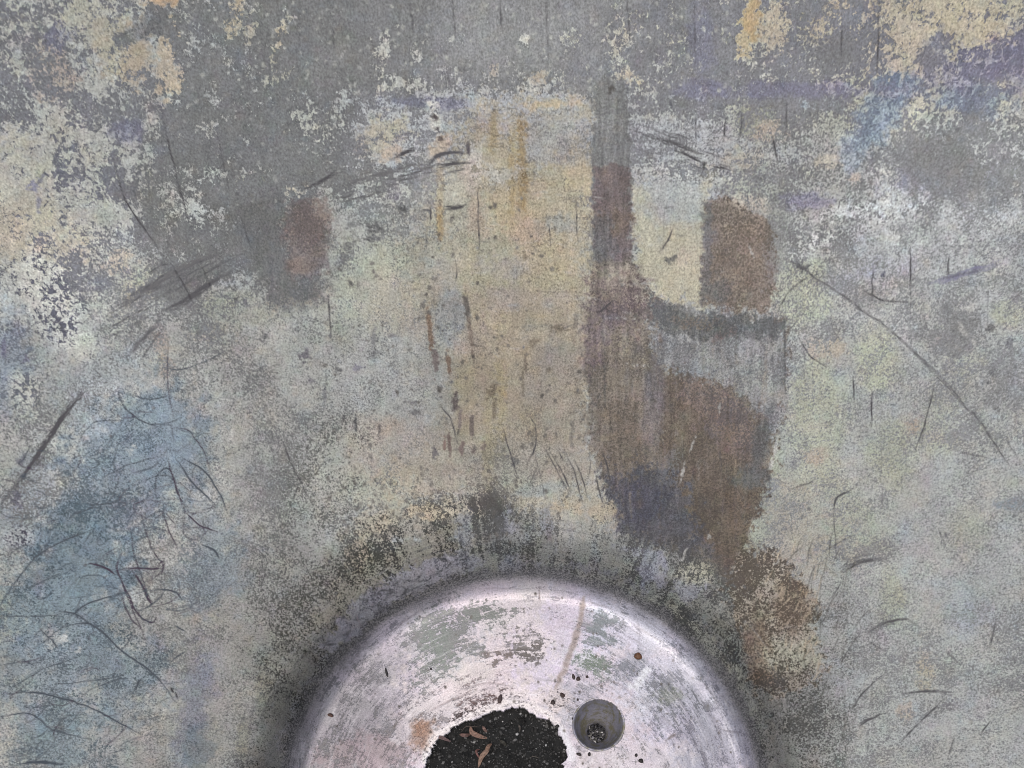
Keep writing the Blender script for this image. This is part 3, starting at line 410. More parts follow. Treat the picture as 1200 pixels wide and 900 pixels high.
for i in range(90):                                       # light hatching of the scribbled corner
    x = rs.uniform(5, 190); y = rs.uniform(600, 890); l = rs.uniform(12, 40); a = rs.normal(-20, 30)
    dx, dy = l * math.cos(math.radians(a)), l * math.sin(math.radians(a))
    scr([(x, y), (x + dx * .5 + rs.uniform(-3, 3), y + dy * .5 + rs.uniform(-3, 3)), (x + dx, y + dy)], rs.uniform(.8, 1.3), rs.uniform(.2, .5), blu, .4, .8)
for i in range(150):
    x = rs.uniform(10, 250); y = rs.uniform(480, 880); r_ = rs.uniform(8, 34); a0 = rs.uniform(0, 360); e_ = rs.uniform(.2, .6); t_ = rs.uniform(-70, 20)
    if x > 150 and y > 720: continue
    pts = []
    for q in range(6):
        aa = math.radians(a0 + q * rs.uniform(26, 44)); px, py = r_ * math.cos(aa), r_ * e_ * math.sin(aa); ct, st = math.cos(math.radians(t_)), math.sin(math.radians(t_))
        pts.append((x + px * ct - py * st, y + px * st + py * ct))
    scr(pts, rs.uniform(.7, 1.0), rs.uniform(.5, .95), blu if rs.rand() < .7 else pur, .4, 1, .7, .35)
for i in range(110):
    u = rs.uniform(290, 352); a0 = rs.uniform(5, 170); pts = arcpts(u, a0, a0 + rs.uniform(2, 9), 4)
    sl, m = line(pts, rs.uniform(.8, 1.6), .7, .4, 1); g = rs.uniform(72, 90) if rs.rand() < .6 else rs.uniform(140, 158); both((sl, m), (g, g, g + 4), (g, g, g + 4), rs.uniform(.25, .6))
for i in range(80):                                       # brushed hairlines at the right of the floor
    x = rs.uniform(925, 1000); y = rs.uniform(650, 890); l = rs.uniform(14, 40); a = rs.normal(-84, 12)
    scr([(x, y), (x + l * .5 * math.cos(math.radians(a)), y + l * .5 * math.sin(math.radians(a))), (x + l * math.cos(math.radians(a + 6)), y + l * math.sin(math.radians(a + 6)))], rs.uniform(.8, 1.2), rs.uniform(.3, .6), (70, 68, 64), .4, .8)
for i in range(60):
    x = rs.uniform(880, 960); y = rs.uniform(650, 800); l = rs.uniform(8, 20); a = rs.normal(-76, 14)
    m = line([(x, y), (x + l * math.cos(math.radians(a)), y + l * math.sin(math.radians(a)))], rs.uniform(1, 1.8))
    c = (184, 168, 146) if rs.rand() < .7 else (80, 78, 68)
    both(m, c, c, .7)
for i in range(300):                                      # hairlines all over the wall
    x = rs.uniform(0, 1200); y = rs.uniform(0, 900); l = rs.uniform(10, 50)
    if math.hypot(x - AX, y - AY) < 300: continue
    a = -90 + rs.normal(0, 10) if rs.rand() < .6 else math.degrees(math.atan2(y - AY, x - AX)) + 90 + rs.normal(0, 14)
    scr([(x, y), (x + l * math.cos(math.radians(a)), y + l * math.sin(math.radians(a)))], rs.uniform(.7, 1.1), rs.uniform(.12, .4), None, .4, .8)

# ---------------------------------------------------------- the bare floor plate
fl = 1 - sstep(RAD, U_EDGE - 9, U_EDGE + 1)
F = (FULL, fl)
both(F, (198, 191, 198), (164, 160, 168), 1, .68, .15)
fn = noise(5, 20, 3, 12.0, 1.0, polar=True)
def fel(*a, **k):
    sl, m = ell(*a, **k); return sl, m * fl[sl]
for (x, y, rx, ry, an, p, q, a, c, s) in [(600, 730, 130, 60, 0, (208, 198, 201), (170, 162, 166), .9, .72, .3), (460, 790, 70, 80, 0, (186, 179, 186), (154, 150, 158), .9, .6, .15), (395, 850, 70, 90, 0, (168, 163, 168), (142, 140, 144), .95, .6, .15), (560, 790, 70, 40, 0, (212, 202, 200), (180, 170, 170), .9, .8, .2), (640, 760, 34, 40, 0, (212, 202, 216), (186, 178, 194), .9, .85, .15), (780, 800, 60, 80, 0, (206, 204, 216), (160, 160, 170), .8, .7, .1), (835, 860, 60, 80, 0, (172, 170, 182), (146, 144, 156), .95, .62, .1), (720, 720, 60, 34, 20, (206, 202, 216), (164, 164, 172), .8, .65, .1),
    (528, 742, 44, 32, -6, (184, 180, 184), (146, 147, 147), .9, .4, .6), (512, 775, 22, 34, 10, (192, 188, 192), (144, 150, 146), .8, .35, .4), (570, 720, 26, 16, 0, (200, 192, 194), (146, 150, 146), .8, .35, .4), (620, 745, 26, 20, 0, (206, 196, 196), (146, 142, 138), .8, .5, .7), (625, 766, 22, 12, 0, (204, 194, 194), (128, 122, 120), .85, .42, .8), (590, 770, 20, 10, 0, (206, 196, 196), (140, 130, 128), .8, .5, .7), (700, 735, 18, 24, 0, (188, 190, 200), (150, 156, 160), .9, .4, .3), (690, 775, 30, 11, 30, (196, 196, 200), (136, 146, 136), .9, .38, .4), (742, 785, 22, 18, 0, (172, 172, 180), (150, 152, 160), .8, .5, .1), (795, 812, 36, 40, 20, (190, 190, 200), (150, 152, 158), .7, .5, .2), (785, 815, 12, 10, 0, (160, 164, 156), (142, 146, 138), .8, .5, .2), (665, 715, 20, 30, 0, (196, 184, 196), (170, 160, 172), .6, .7, .3),
    (702, 850, 44, 44, 0, (198, 186, 188), (172, 164, 168), .7, .75, .1), (675, 830, 26, 36, 0, (176, 174, 182), (154, 154, 160), .7, .6, .1), (540, 815, 60, 18, -20, (200, 188, 190), (150, 136, 138), .8, .6, .5), (500, 850, 40, 40, 0, (196, 188, 190), (156, 148, 150), .7, .6, .3), (430, 885, 50, 20, 0, (176, 160, 164), (150, 142, 144), .8, .6, .3), (740, 890, 60, 20, 0, (204, 196, 200), (160, 156, 158), .8, .65, .3), (350, 885, 14, 24, 0, (150, 152, 148), None, .5, None, None), (780, 765, 12, 8, 0, (216, 200, 204), None, .6, None, None)]:
    m = fel(x, y, rx, ry, an, soft=.9, warp=.9, wsc=14, frag=.35)
    both(m, p, q, a, c, s)
hz_ = noise(34, 34, 3) * 4 * fl; P += hz_[..., None] * np.array((1, .3, 1.1), np.float32); P -= fl[..., None] * np.array((3, 3, 1), np.float32); M -= fl[..., None] * 7
C += fl * (fn * 0.12 + noise(16, 21, 3) * 0.14 + noise(6, 29, 3) * .1); S += fl * (.15 + noise(40, 30, 2) * .2)
lum = 1 + (fl * (fn * 0.04 + noise(40, 22, 3) * 0.03))[..., None]; P *= lum; M *= lum
# white rub beside the seed, the brown run, the rust patch
both(poly([(737, 806), (757, 779), (764, 786), (746, 811)], 3, 2.5, 6), (226, 226, 232), (214, 214, 222), .95, .9)
both(poly([(735, 740), (775, 735), (820, 790), (800, 800), (765, 770)], 9, 7, 14), (212, 210, 220), (188, 186, 198), .6)
sl, m = line([(683, 700), (679, 730), (670, 760), (662, 782), (652, 806)], 7, 2, .1, 2); both((sl, m), (160, 146, 142), (140, 128, 124), .85)
sl, m = line([(730, 700), (746, 730), (748, 762), (744, 790)], 3, 2, .3, 2); both((sl, m), (182, 178, 190), (170, 166, 180), .6)
both(ell(496, 860, 14, 17, 10, .8, .7, 9), (152, 126, 114), (126, 102, 92), .85, .6, .3); both(ell(494, 853, 9, 8, 0, .8, .7, 8), (156, 122, 104), None, .7)
both(ell(568, 822, 26, 10, -24, .8, .9, 8), (186, 174, 176), (112, 94, 94), .9, .45, .8); both(ell(555, 834, 22, 7, -24, .8, .9, 7), (190, 178, 180), (98, 86, 86), .9, .5, .8)
both(ell(540, 842, 14, 7, -30, .8, .9, 7), (196, 186, 188), (94, 84, 84), .9, .5, .9); both(ell(608, 818, 20, 7, 0, .8, .9, 7), (204, 194, 196), (110, 98, 98), .8, .6, .9); both(ell(652, 822, 14, 16, 0, .8, .9, 7), (192, 180, 180), (104, 94, 92), .8, .55, .8)
both(ell(505, 885, 12, 14, 0, .8, .9, 7), (196, 192, 192), (70, 68, 68), .8, .55, .9)
# pale broken band hugging the torn edge
sl, m = line([(503, 884), (510, 862), (530, 852), (555, 838), (592, 826), (615, 826), (645, 840), (658, 852)], 9, 3, .05, 3); both((sl, m), (214, 206, 206), (150, 138, 138), .8, .62, .7)
sl, m = line([(656, 850), (668, 876), (670, 892)], 8, 2.5, .1, 2); both((sl, m), (212, 210, 216), (176, 174, 180), .8, .8)
for p, w, a, c in [([(418, 720), (424, 735)], 1.6, .6, (120, 112, 116)), ([(475, 752), (478, 760), (490, 735)], 1, .3, (120, 112, 116)), ([(560, 690), (640, 690)], 1.2, .4, (150, 140, 146)), ([(632, 690), (633, 705)], 1.2, .6, (130, 116, 112)), ([(740, 731), (752, 741)], 1.4, .6, (110, 108, 116)), ([(845, 854), (866, 859)], 1.6, .6, (130, 128, 136)), ([(781, 868), (792, 860)], 3, .6, (130, 124, 124)), ([(545, 806), (570, 800), (596, 803)], 1.6, .5, (150, 138, 140)), ([(500, 835), (530, 820), (560, 806)], 1.6, .5, (150, 138, 140)), ([(465, 735), (500, 710)], 1.6, .4, (140, 132, 136)), ([(688, 805), (720, 800), (748, 820)], 1.4, .4, (150, 140, 144))]:
    scr(p, w, a, c, .25, 1)
for i in range(800):
    u = rs.uniform(110, 274); a0 = rs.uniform(0, 180); da = rs.uniform(2, 11); dark = rs.rand() < .45
    if i % 6 == 0: a0 = rs.uniform(10, 75); u = rs.uniform(190, 270)
    pts = arcpts(u, a0, a0 + da, 4); dr = rs.normal(0, 3); pts[-1] = (pts[-1][0] + dr, pts[-1][1] + dr)
    sl, m = line(pts, rs.uniform(.55, 1.15), .6, .4, 1)
    c = (138, 132, 138) if dark else (228, 224, 230)
    both((sl, m * fl[sl]), c, c, rs.uniform(.25, .7))
for i in range(330):                                      # specks on the floor plate
    a = rs.uniform(0, 180); u = rs.uniform(90, 268) if i > 90 else rs.uniform(80, 150)
    x, y = AX + u * math.cos(math.radians(a)), AY - u * math.sin(math.radians(a)); g = rs.uniform(70, 130)
    m = ell(x, y, rs.uniform(.6, 1.6), rs.uniform(.6, 1.8), 0, .8, .8, 5); both(m, (g + 6, g, g - 4), (g + 6, g, g - 4), rs.uniform(.4, .9))
for i in range(60):                                       # cracks and lost chips in the lilac band
    a0 = rs.uniform(102, 141); u = rs.uniform(293, 322); q = rs.uniform(-1, 1)
    pts = [(AX + (u + d * q * 9) * math.cos(math.radians(a0 + d * 1.6)), AY - (u + d * q * 9) * math.sin(math.radians(a0 + d * 1.6))) for d in (-.6, 0, .7)]
    sl, m = line(pts, rs.uniform(.9, 2.6), .7, .4, 3); g = rs.uniform(62, 86); both((sl, m), (g, g, g + 3), (g, g, g + 3), rs.uniform(.5, .95))
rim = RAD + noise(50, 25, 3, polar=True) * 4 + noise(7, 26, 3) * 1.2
k = sstep(rim, 267, 288) * (1 - sstep(RAD + noise(30, 27, 3, polar=True) * 5 + noise(6, 28, 3) * 3, 289, 297)); both((FULL, k), (108, 106, 110), (88, 87, 92), .72, .5, .1)  # soft dark ring: shade of the rolled floor edge put into the colour
G[:] = 1 - sstep(RAD + noise(14, 24, 3) * 2.5, U_EDGE - 12, U_EDGE + 4)
sl, k = ell(660, 185, 300, 90, 0, .9); C[sl] += k * noise(5, 61, 3, 7.0, 1.0)[sl] * .13
sl, k = ell(340, 110, 320, 170, 0, .8); C[sl] += k * (noise(22, 70, 4)[sl] * .2 + noise(7, 71, 3)[sl] * .1)
Cc = np.clip(C, 0, 1); Sc = np.clip(S, 0, 1)

def lin(c):
    c = np.clip(np.asarray(c, np.float32) / 255.0, 0, 1)
    return np.where(c <= 0.04045, c / 12.92, ((c + 0.055) / 1.055) ** 2.4).astype(np.float32)
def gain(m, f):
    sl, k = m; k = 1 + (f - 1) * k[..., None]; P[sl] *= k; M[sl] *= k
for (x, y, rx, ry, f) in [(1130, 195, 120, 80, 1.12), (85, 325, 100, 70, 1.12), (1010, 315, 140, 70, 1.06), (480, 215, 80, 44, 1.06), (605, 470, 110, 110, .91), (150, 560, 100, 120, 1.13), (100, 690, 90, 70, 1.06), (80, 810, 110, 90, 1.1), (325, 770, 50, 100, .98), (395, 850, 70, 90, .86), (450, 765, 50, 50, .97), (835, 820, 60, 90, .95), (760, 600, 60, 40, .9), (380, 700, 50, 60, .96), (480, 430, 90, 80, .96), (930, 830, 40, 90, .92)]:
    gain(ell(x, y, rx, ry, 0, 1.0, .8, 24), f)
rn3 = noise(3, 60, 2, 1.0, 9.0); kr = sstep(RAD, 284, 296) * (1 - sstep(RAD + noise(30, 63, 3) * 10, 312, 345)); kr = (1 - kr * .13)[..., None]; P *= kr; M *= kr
vs_ = 1 + (wall * (1 - sstep(YY, 420, 640)) * rn3 * .03)[..., None]
sl, k = poly([(697, 92), (735, 92), (740, 306), (772, 352), (921, 374), (926, 402), (900, 560), (862, 660), (851, 684), (800, 648), (740, 634), (700, 545), (688, 450), (690, 350)], 6, 5)
vs_[sl] *= 1 + (k * rn3[sl] * .07)[..., None]
P *= vs_; M *= vs_
tintn = np.array((.988, 1.004, 1.0), np.float32); P *= tintn; M *= tintn
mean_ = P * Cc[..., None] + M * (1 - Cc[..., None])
con = wall[..., None] * (.7 - .25 * Sc[..., None]) * CON[..., None] + .12 + .38 * fl[..., None]
dl = (P - M).mean(2, keepdims=True)
P = P + dl * (1 - Cc[..., None]) * con + (wall * CON)[..., None] * 4; M = M - dl * Cc[..., None] * con - (wall * CON)[..., None] * 5
PL, ML, DL = lin(P), lin(M), lin(DC)

def sample(A, X, Y):
    Y = np.where(Y > AY, 2 * AY - Y, Y)                   # the near half, behind the viewer, repeats the far half's wear
    X = np.where(X > 1310, 2620 - X, X); X = np.where(X < -100, -200 - X, X)
    Y = np.where(Y < -100, -200 - Y, Y)
    fx = np.clip(X - X0, 0, W - 1.01); fy = np.clip(Y - Y0, 0, HH - 1.01)
    xi = fx.astype(int); yi = fy.astype(int); fx = fx - xi; fy = fy - yi
    if A.ndim == 3: fx = fx[:, None]; fy = fy[:, None]
    return (A[yi, xi] * (1 - fx) + A[yi, xi + 1] * fx) * (1 - fy) + (A[yi + 1, xi] * (1 - fx) + A[yi + 1, xi + 1] * fx) * fy

# ------------------------------------------------------------------ node helpers
def new_mat(name):
    m = bpy.data.materials.new(name); m.use_nodes = True
    nt = m.node_tree; nt.nodes.clear()
    o = nt.nodes.new('ShaderNodeOutputMaterial'); b = nt.nodes.new('ShaderNodeBsdfPrincipled')
    nt.links.new(b.outputs[0], o.inputs[0]); return m, nt, b
def node(nt, t, **kw):
    n = nt.nodes.new(t)
    for k, v in kw.items():
        if k.startswith('i_'): n.inputs[int(k[2:])].default_value = v
        else: setattr(n, k, v)
    return n
def mth(nt, op, a, b=None, c=None, clamp=False):
    n = nt.nodes.new('ShaderNodeMath'); n.operation = op; n.use_clamp = clamp
    for i, v in enumerate((a, b, c)):
        if v is None: continue
        if isinstance(v, (int, float)): n.inputs[i].default_value = v
        else: nt.links.new(v, n.inputs[i])
    return n.outputs[0]
def mixc(nt, f, a, b, mode='MIX'):
    n = nt.nodes.new('ShaderNodeMix'); n.data_type = 'RGBA'; n.blend_type = mode
    for s, v in ((n.inputs[0], f), (n.inputs[6], a), (n.inputs[7], b)):
        if isinstance(v, (int, float)): s.default_value = v
        elif isinstance(v, tuple): s.default_value = v
        else: nt.links.new(v, s)
    return n.outputs[2]
def attr(nt, name, out='Fac'):
    n = nt.nodes.new('ShaderNodeAttribute'); n.attribute_name = name; return n.outputs[out]
def nse(nt, vec, scale, detail=2, rough=.55, dist=0):
    n = nt.nodes.new('ShaderNodeTexNoise'); n.inputs['Scale'].default_value = scale; n.inputs['Detail'].default_value = detail
    n.inputs['Roughness'].default_value = rough; n.inputs['Distortion'].default_value = dist
    nt.links.new(vec, n.inputs['Vector']); return n.outputs['Fac']

def bowl_material():
    m, nt, b = new_mat('worn_painted_metal')
    tc = nt.nodes.new('ShaderNodeTexCoord').outputs['Object']
    pol = attr(nt, 'around', 'Vector')
    fine = nse(nt, tc, 330, 1.5, .65); mid = nse(nt, tc, 210, 3, .62, .5); big = nse(nt, tc, 135, 4, .62, .7)
    mp = nt.nodes.new('ShaderNodeMapping'); mp.inputs['Scale'].default_value = (16, 240, 1); nt.links.new(pol, mp.inputs[0])
    brush = nse(nt, mp.outputs[0], 1, 3, .6)
    sz = attr(nt, 'flake'); cov = attr(nt, 'cover'); bare = attr(nt, 'bare')
    n1 = mth(nt, 'ADD', mth(nt, 'MULTIPLY', mth(nt, 'ADD', fine, mid), mth(nt, 'SUBTRACT', .5, mth(nt, 'MULTIPLY', sz, .5))), mth(nt, 'MULTIPLY', mth(nt, 'ADD', mth(nt, 'MULTIPLY', big, .75), mth(nt, 'MULTIPLY', mid, .25)), sz))
    n1 = mth(nt, 'ADD', mth(nt, 'MULTIPLY', n1, mth(nt, 'SUBTRACT', 1.0, mth(nt, 'MULTIPLY', bare, .33))), mth(nt, 'MULTIPLY', brush, mth(nt, 'MULTIPLY', bare, .33)))
    t = mth(nt, 'ADD', mth(nt, 'MULTIPLY', mth(nt, 'SUBTRACT', n1, .5), 3.4), mth(nt, 'MULTIPLY', mth(nt, 'SUBTRACT', cov, .5), 1.7))
    sharp = mth(nt, 'MULTIPLY_ADD', sz, 3.0, 2.2)
    fac = mth(nt, 'ADD', mth(nt, 'MULTIPLY', t, sharp), .5, clamp=True)
    col = mixc(nt, fac, attr(nt, 'under', 'Color'), attr(nt, 'paint', 'Color'))
    # fine mottling
    g = nse(nt, tc, 340, 1, .6)
    gm = mth(nt, 'MULTIPLY_ADD', mth(nt, 'SUBTRACT', g, .5), mth(nt, 'MULTIPLY_ADD', bare, -.5, 1.35), 1.0)
    gg = nt.nodes.new('ShaderNodeCombineColor')
    for i in range(3): nt.links.new(gm, gg.inputs[i])
    col = mixc(nt, 1.0, col, gg.outputs[0], 'MULTIPLY')
    sc = attr(nt, 'scratch')
    scn = mth(nt, 'MULTIPLY', sc, mth(nt, 'MULTIPLY_ADD', fine, 1.0, 1.0), clamp=True)
    col = mixc(nt, scn, col, attr(nt, 'ink', 'Color'))
    nt.links.new(col, b.inputs['Base Color'])
    nt.links.new(mth(nt, 'MULTIPLY', bare, .55), b.inputs['Metallic'])
    r = mth(nt, 'MULTIPLY_ADD', bare, -.14, .66)
    r = mth(nt, 'ADD', r, mth(nt, 'MULTIPLY', mth(nt, 'SUBTRACT', fac, .5), .08))
    nt.links.new(r, b.inputs['Roughness'])
    b.inputs['Specular IOR Level'].default_value = .3
    bp = nt.nodes.new('ShaderNodeBump'); bp.inputs['Strength'].default_value = .5; bp.inputs['Distance'].default_value = .0012
    h = mth(nt, 'ADD', mth(nt, 'MULTIPLY', fac, .7), mth(nt, 'MULTIPLY', g, .35))
    h = mth(nt, 'SUBTRACT', h, mth(nt, 'MULTIPLY', scn, .5))
    nt.links.new(h, bp.inputs['Height']); nt.links.new(bp.outputs[0], b.inputs['Normal'])
    return m

def plain_mat(name, c, rough=.7, metal=0.0, var=.25, scale=60, c2=None):
    m, nt, b = new_mat(name)
    tc = nt.nodes.new('ShaderNodeTexCoord').outputs['Object']
    n = nse(nt, tc, scale, 4, .6)
    a = tuple(lin(c)) + (1,); d = tuple(lin(c2 if c2 else tuple(v * (1 - var) for v in c))) + (1,)
    f = mth(nt, 'MULTIPLY_ADD', mth(nt, 'SUBTRACT', n, .5), 3.0, .5, clamp=True)
    nt.links.new(mixc(nt, f, d, a), b.inputs['Base Color'])
    b.inputs['Roughness'].default_value = rough; b.inputs['Metallic'].default_value = metal
    bp = nt.nodes.new('ShaderNodeBump'); bp.inputs['Strength'].default_value = .4; bp.inputs['Distance'].default_value = .001
    nt.links.new(n, bp.inputs['Height']); nt.links.new(bp.outputs[0], b.inputs['Normal'])
    return m

# ------------------------------------------------------------------ objects
def link(name, me, mat=None, parent=None, loc=None):
    o = bpy.data.objects.new(name, me); COL.objects.link(o)
    if mat and me: me.materials.append(mat)
    if parent: o.parent = parent
    if loc: o.location = loc
    return o
def tag(o, label=None, cat=None, group=None, kind=None):
    if label: o['label'] = label
    if cat: o['category'] = cat
    if group: o['group'] = group
    if kind: o['kind'] = kind
    return o
def mesh_np(name, V, Q, smooth=True):
    me = bpy.data.meshes.new(name); n = len(Q); k = Q.shape[1]
    me.vertices.add(len(V)); me.vertices.foreach_set('co', V.astype(np.float32).ravel())
    me.loops.add(n * k); me.loops.foreach_set('vertex_index', Q.astype(np.int32).ravel())
    me.polygons.add(n); me.polygons.foreach_set('loop_start', np.arange(0, n * k, k, dtype=np.int32))
    try: me.polygons.foreach_set('loop_total', np.full(n, k, np.int32))
    except Exception: pass
    me.update(calc_edges=True); me.polygons.foreach_set('use_smooth', np.full(n, smooth, bool)); return me
def put(me, name, kind, data):
    a = me.attributes.new(name, kind, 'POINT')
    if kind == 'FLOAT': a.data.foreach_set('value', data.astype(np.float32).ravel())
    elif kind == 'FLOAT_COLOR':
        d = np.ones((len(data), 4), np.float32); d[:, :3] = data; a.data.foreach_set('color', d.ravel())
    else: a.data.foreach_set('vector', data.astype(np.float32).ravel())
def wear(me, X, Y, U, T):
    put(me, 'paint', 'FLOAT_COLOR', sample(PL, X, Y)); put(me, 'under', 'FLOAT_COLOR', sample(ML, X, Y)); put(me, 'ink', 'FLOAT_COLOR', sample(DL, X, Y))
    put(me, 'cover', 'FLOAT', sample(Cc, X, Y)); put(me, 'flake', 'FLOAT', sample(Sc, X, Y)); put(me, 'scratch', 'FLOAT', sample(D, X, Y)); put(me, 'bare', 'FLOAT', sample(G, X, Y))
    put(me, 'around', 'FLOAT_VECTOR', np.stack([np.abs(T), r_of_u(U), 0 * T], 1))

def polar(us, ths):
    U, T = np.meshgrid(us, ths, indexing='ij')
    return U.ravel(), T.ravel()
def quads(nr, nt_):
    i = np.arange(nr - 1)[:, None]; j = np.arange(nt_)[None, :]; j2 = (j + 1) % nt_
    return np.stack([i * nt_ + j, (i + 1) * nt_ + j, (i + 1) * nt_ + j2, i * nt_ + j2], -1).reshape(-1, 4)
MAT_BOWL = bowl_material()

bowl = tag(link('metal_bowl', None), 'big round worn metal bowl with flaking grey paint, scratches and a bare shiny floor', 'bowl')
U_MAX = float(np.interp(1.5, RT, UT))
ths = np.concatenate([np.linspace(0, math.pi, 1900, endpoint=False), np.linspace(math.pi, 2 * math.pi, 320, endpoint=False)])
us = np.concatenate([np.arange(U_EDGE, 1190, 1.5), np.linspace(1190, U_MAX, 24)])
U, T = polar(us, ths); R = r_of_u(U); Z = z_of_r(R)
Q = quads(len(us), len(ths))
V = np.stack([R * np.cos(T), R * np.sin(T), Z], 1)
# rolled lip and the back of the sheet, out of the picture
nt_ = len(ths); extra = []
r0, z0 = 1.5, float(z_of_r(1.5)); prof = [(r0 + .012, z0 + .006), (r0 + .022, z0), (r0 + .022, z0 - .02), (r0 + .004, z0 - .03), (1.1, float(z_of_r(1.1)) - .03), (.6, float(z_of_r(.6)) - .02), (.5, -.012)]
for (r, z) in prof: extra.append(np.stack([r * np.cos(ths), r * np.sin(ths), np.full(nt_, z)], 1))
V = np.concatenate([V] + extra)
n0 = (len(us) - 1) * nt_
i = np.arange(len(prof))[:, None]; j = np.arange(nt_)[None, :]; j2 = (j + 1) % nt_
Q2 = np.stack([n0 + i * nt_ + j, n0 + (i + 1) * nt_ + j, n0 + (i + 1) * nt_ + j2, n0 + i * nt_ + j2], -1).reshape(-1, 4)
me = mesh_np('wall', V, np.concatenate([Q, Q2]))
Ua = np.concatenate([U, np.full(nt_ * len(prof), U_MAX)]); Ta = np.concatenate([T, np.tile(ths, len(prof))])
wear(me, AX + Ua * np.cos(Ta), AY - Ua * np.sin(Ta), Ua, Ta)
wall_o = link('wall', me, MAT_BOWL, bowl)

# floor plate with a torn hole and a round opening for the drain
HOLE = [(503.5, 883), (509.5, 866.5), (526, 858), (541, 847), (554.5, 843), (565, 839), (578.5, 834), (593.5, 830.5), (607, 829), (617.5, 832), (631, 839), (644.5, 846), (653, 851.5), (655, 859), (662.5, 874), (665, 886), (660, 896), (664, 908), (661, 927), (648, 946), (620, 957), (580, 959.5), (540, 954), (512, 940), (499, 920), (497, 905), (499, 893)]
DRX, DRY, DRR = 701.5, 848.8, 29.3
def inpoly(x, y, pts):
    ins = np.zeros(x.shape, bool); n = len(pts)
    for i in range(n):
        ax, ay = pts[i]; bx, by = pts[(i + 1) % n]
        ins ^= ((ay > y) != (by > y)) & (x < (bx - ax) * (y - ay) / (by - ay + 1e-9) + ax)
    return ins
ths = np.concatenate([np.linspace(0, math.pi, 1300, endpoint=False), np.linspace(math.pi, 2 * math.pi, 420, endpoint=False)])
us = np.concatenate([[.5], np.linspace(2, U_EDGE, 250)])
U, T = polar(us, ths); R = r_of_u(U); Z = z_of_r(R); X = AX + U * np.cos(T); Y = AY - U * np.sin(T)
# the edge of the hole curls down a little; dents in the sheet
Q = quads(len(us), len(ths))
cx = X[Q].mean(1); cy = Y[Q].mean(1)
jx = sample(noise(5, 31, 3), cx, cy) * 2.2; jy = sample(noise(5, 32, 3), cx, cy) * 2.2
cut = inpoly(cx + jx, cy + jy, HOLE) | (np.hypot(cx - DRX, cy - DRY) < DRR)
Z = Z + sample(noise(70, 33, 2), X, Y) * 0.0012 * np.clip((275 - U) / 30, 0, 1)
V = np.stack([R * np.cos(T), R * np.sin(T), Z], 1)
Qk = Q[~cut]
e = np.concatenate([Qk[:, [0, 1]], Qk[:, [1, 2]], Qk[:, [2, 3]], Qk[:, [3, 0]]])
key = np.sort(e, 1); code = key[:, 0].astype(np.int64) * len(V) + key[:, 1]
uq, idx, cnt = np.unique(code, return_index=True, return_counts=True)
be = e[idx[cnt == 1]]
be = be[(U[be].max(1) < U_EDGE - 5) & (U[be].max(1) > 3)]
bv = np.unique(be); mp_ = {int(v): len(V) + k for k, v in enumerate(bv)}
low = V[bv].copy(); low[:, 2] -= .012
Qs = np.array([[b_, a_, mp_[int(a_)], mp_[int(b_)]] for a_, b_ in be])
V = np.concatenate([V, low]); Ua = np.concatenate([U, U[bv]]); Ta = np.concatenate([T, T[bv]])
me = mesh_np('floor', V, np.concatenate([Qk, Qs]))
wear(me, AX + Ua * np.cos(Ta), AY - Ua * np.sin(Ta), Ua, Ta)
link('floor', me, MAT_BOWL, bowl)

# drain cup
def cup_material():
    m, nt, b = new_mat('stained_cup_metal')
    tc = nt.nodes.new('ShaderNodeTexCoord').outputs['Object']
    n = nse(nt, tc, 55, 4, .6, .5); n2 = nse(nt, tc, 300, 3, .6)
    mp = nt.nodes.new('ShaderNodeMapping'); mp.inputs['Scale'].default_value = (60, 60, 420); nt.links.new(tc, mp.inputs[0]); n3 = nse(nt, mp.outputs[0], 1, 3)
    f = mth(nt, 'MULTIPLY_ADD', mth(nt, 'SUBTRACT', n, .52), 6.0, .4, clamp=True)
    c = mixc(nt, f, tuple(lin((162, 162, 174))) + (1,), tuple(lin((140, 137, 118))) + (1,))
    g = mth(nt, 'MULTIPLY_ADD', mth(nt, 'ADD', mth(nt, 'SUBTRACT', n2, .5), mth(nt, 'SUBTRACT', n3, .5)), .9, 1.0)
    gg = nt.nodes.new('ShaderNodeCombineColor')
    for i in range(3): nt.links.new(g, gg.inputs[i])
    nt.links.new(mixc(nt, 1.0, c, gg.outputs[0], 'MULTIPLY'), b.inputs['Base Color'])
    b.inputs['Metallic'].default_value = .35; b.inputs['Roughness'].default_value = .45
    return m
dx0, dy0, dz0 = world(DRX, DRY)
drain = link('drain_cup', None, None, bowl, (dx0, dy0, dz0))
rr = DRR * PX
prof = [(rr + .0035, .0004, 0), (rr + .0030, .0016, 0), (rr + .0012, .0022, 0), (rr - .0004, .0012, 0), (rr - .001, -.002, 0), (rr * .93, -.020, .1), (rr * .80, -.042, .3), (rr * .64, -.062, .6), (rr * .50, -.076, .85), (rr * .42, -.086, 1), (rr * .41, -.096, 1), (rr * .40, -.102, 1)]
NA = 96; vs = []; off = (.0050, -.0080)
for (r, z, t) in prof:
    for k in range(NA):
        a = 2 * math.pi * k / NA
        vs.append((r * math.cos(a) * (1 - .02 * (z < .001)) + off[0] * t, r * 1.02 * math.sin(a) + off[1] * t, z))
vs.append((off[0], off[1], -.1025)); vs = np.array(vs)
qs = [[i * NA + k, (i + 1) * NA + k, (i + 1) * NA + (k + 1) % NA, i * NA + (k + 1) % NA] for i in range(len(prof) - 1) for k in range(NA)]
MAT_CUP = cup_material()
me = mesh_np('funnel', vs[:-1], np.array(qs)); link('funnel', me, MAT_CUP, drain)
rimp = [(rr + .0040, -.0002), (rr + .0034, .0008), (rr + .0020, .0013), (rr + .0006, .0010), (rr - .0006, .0000)]
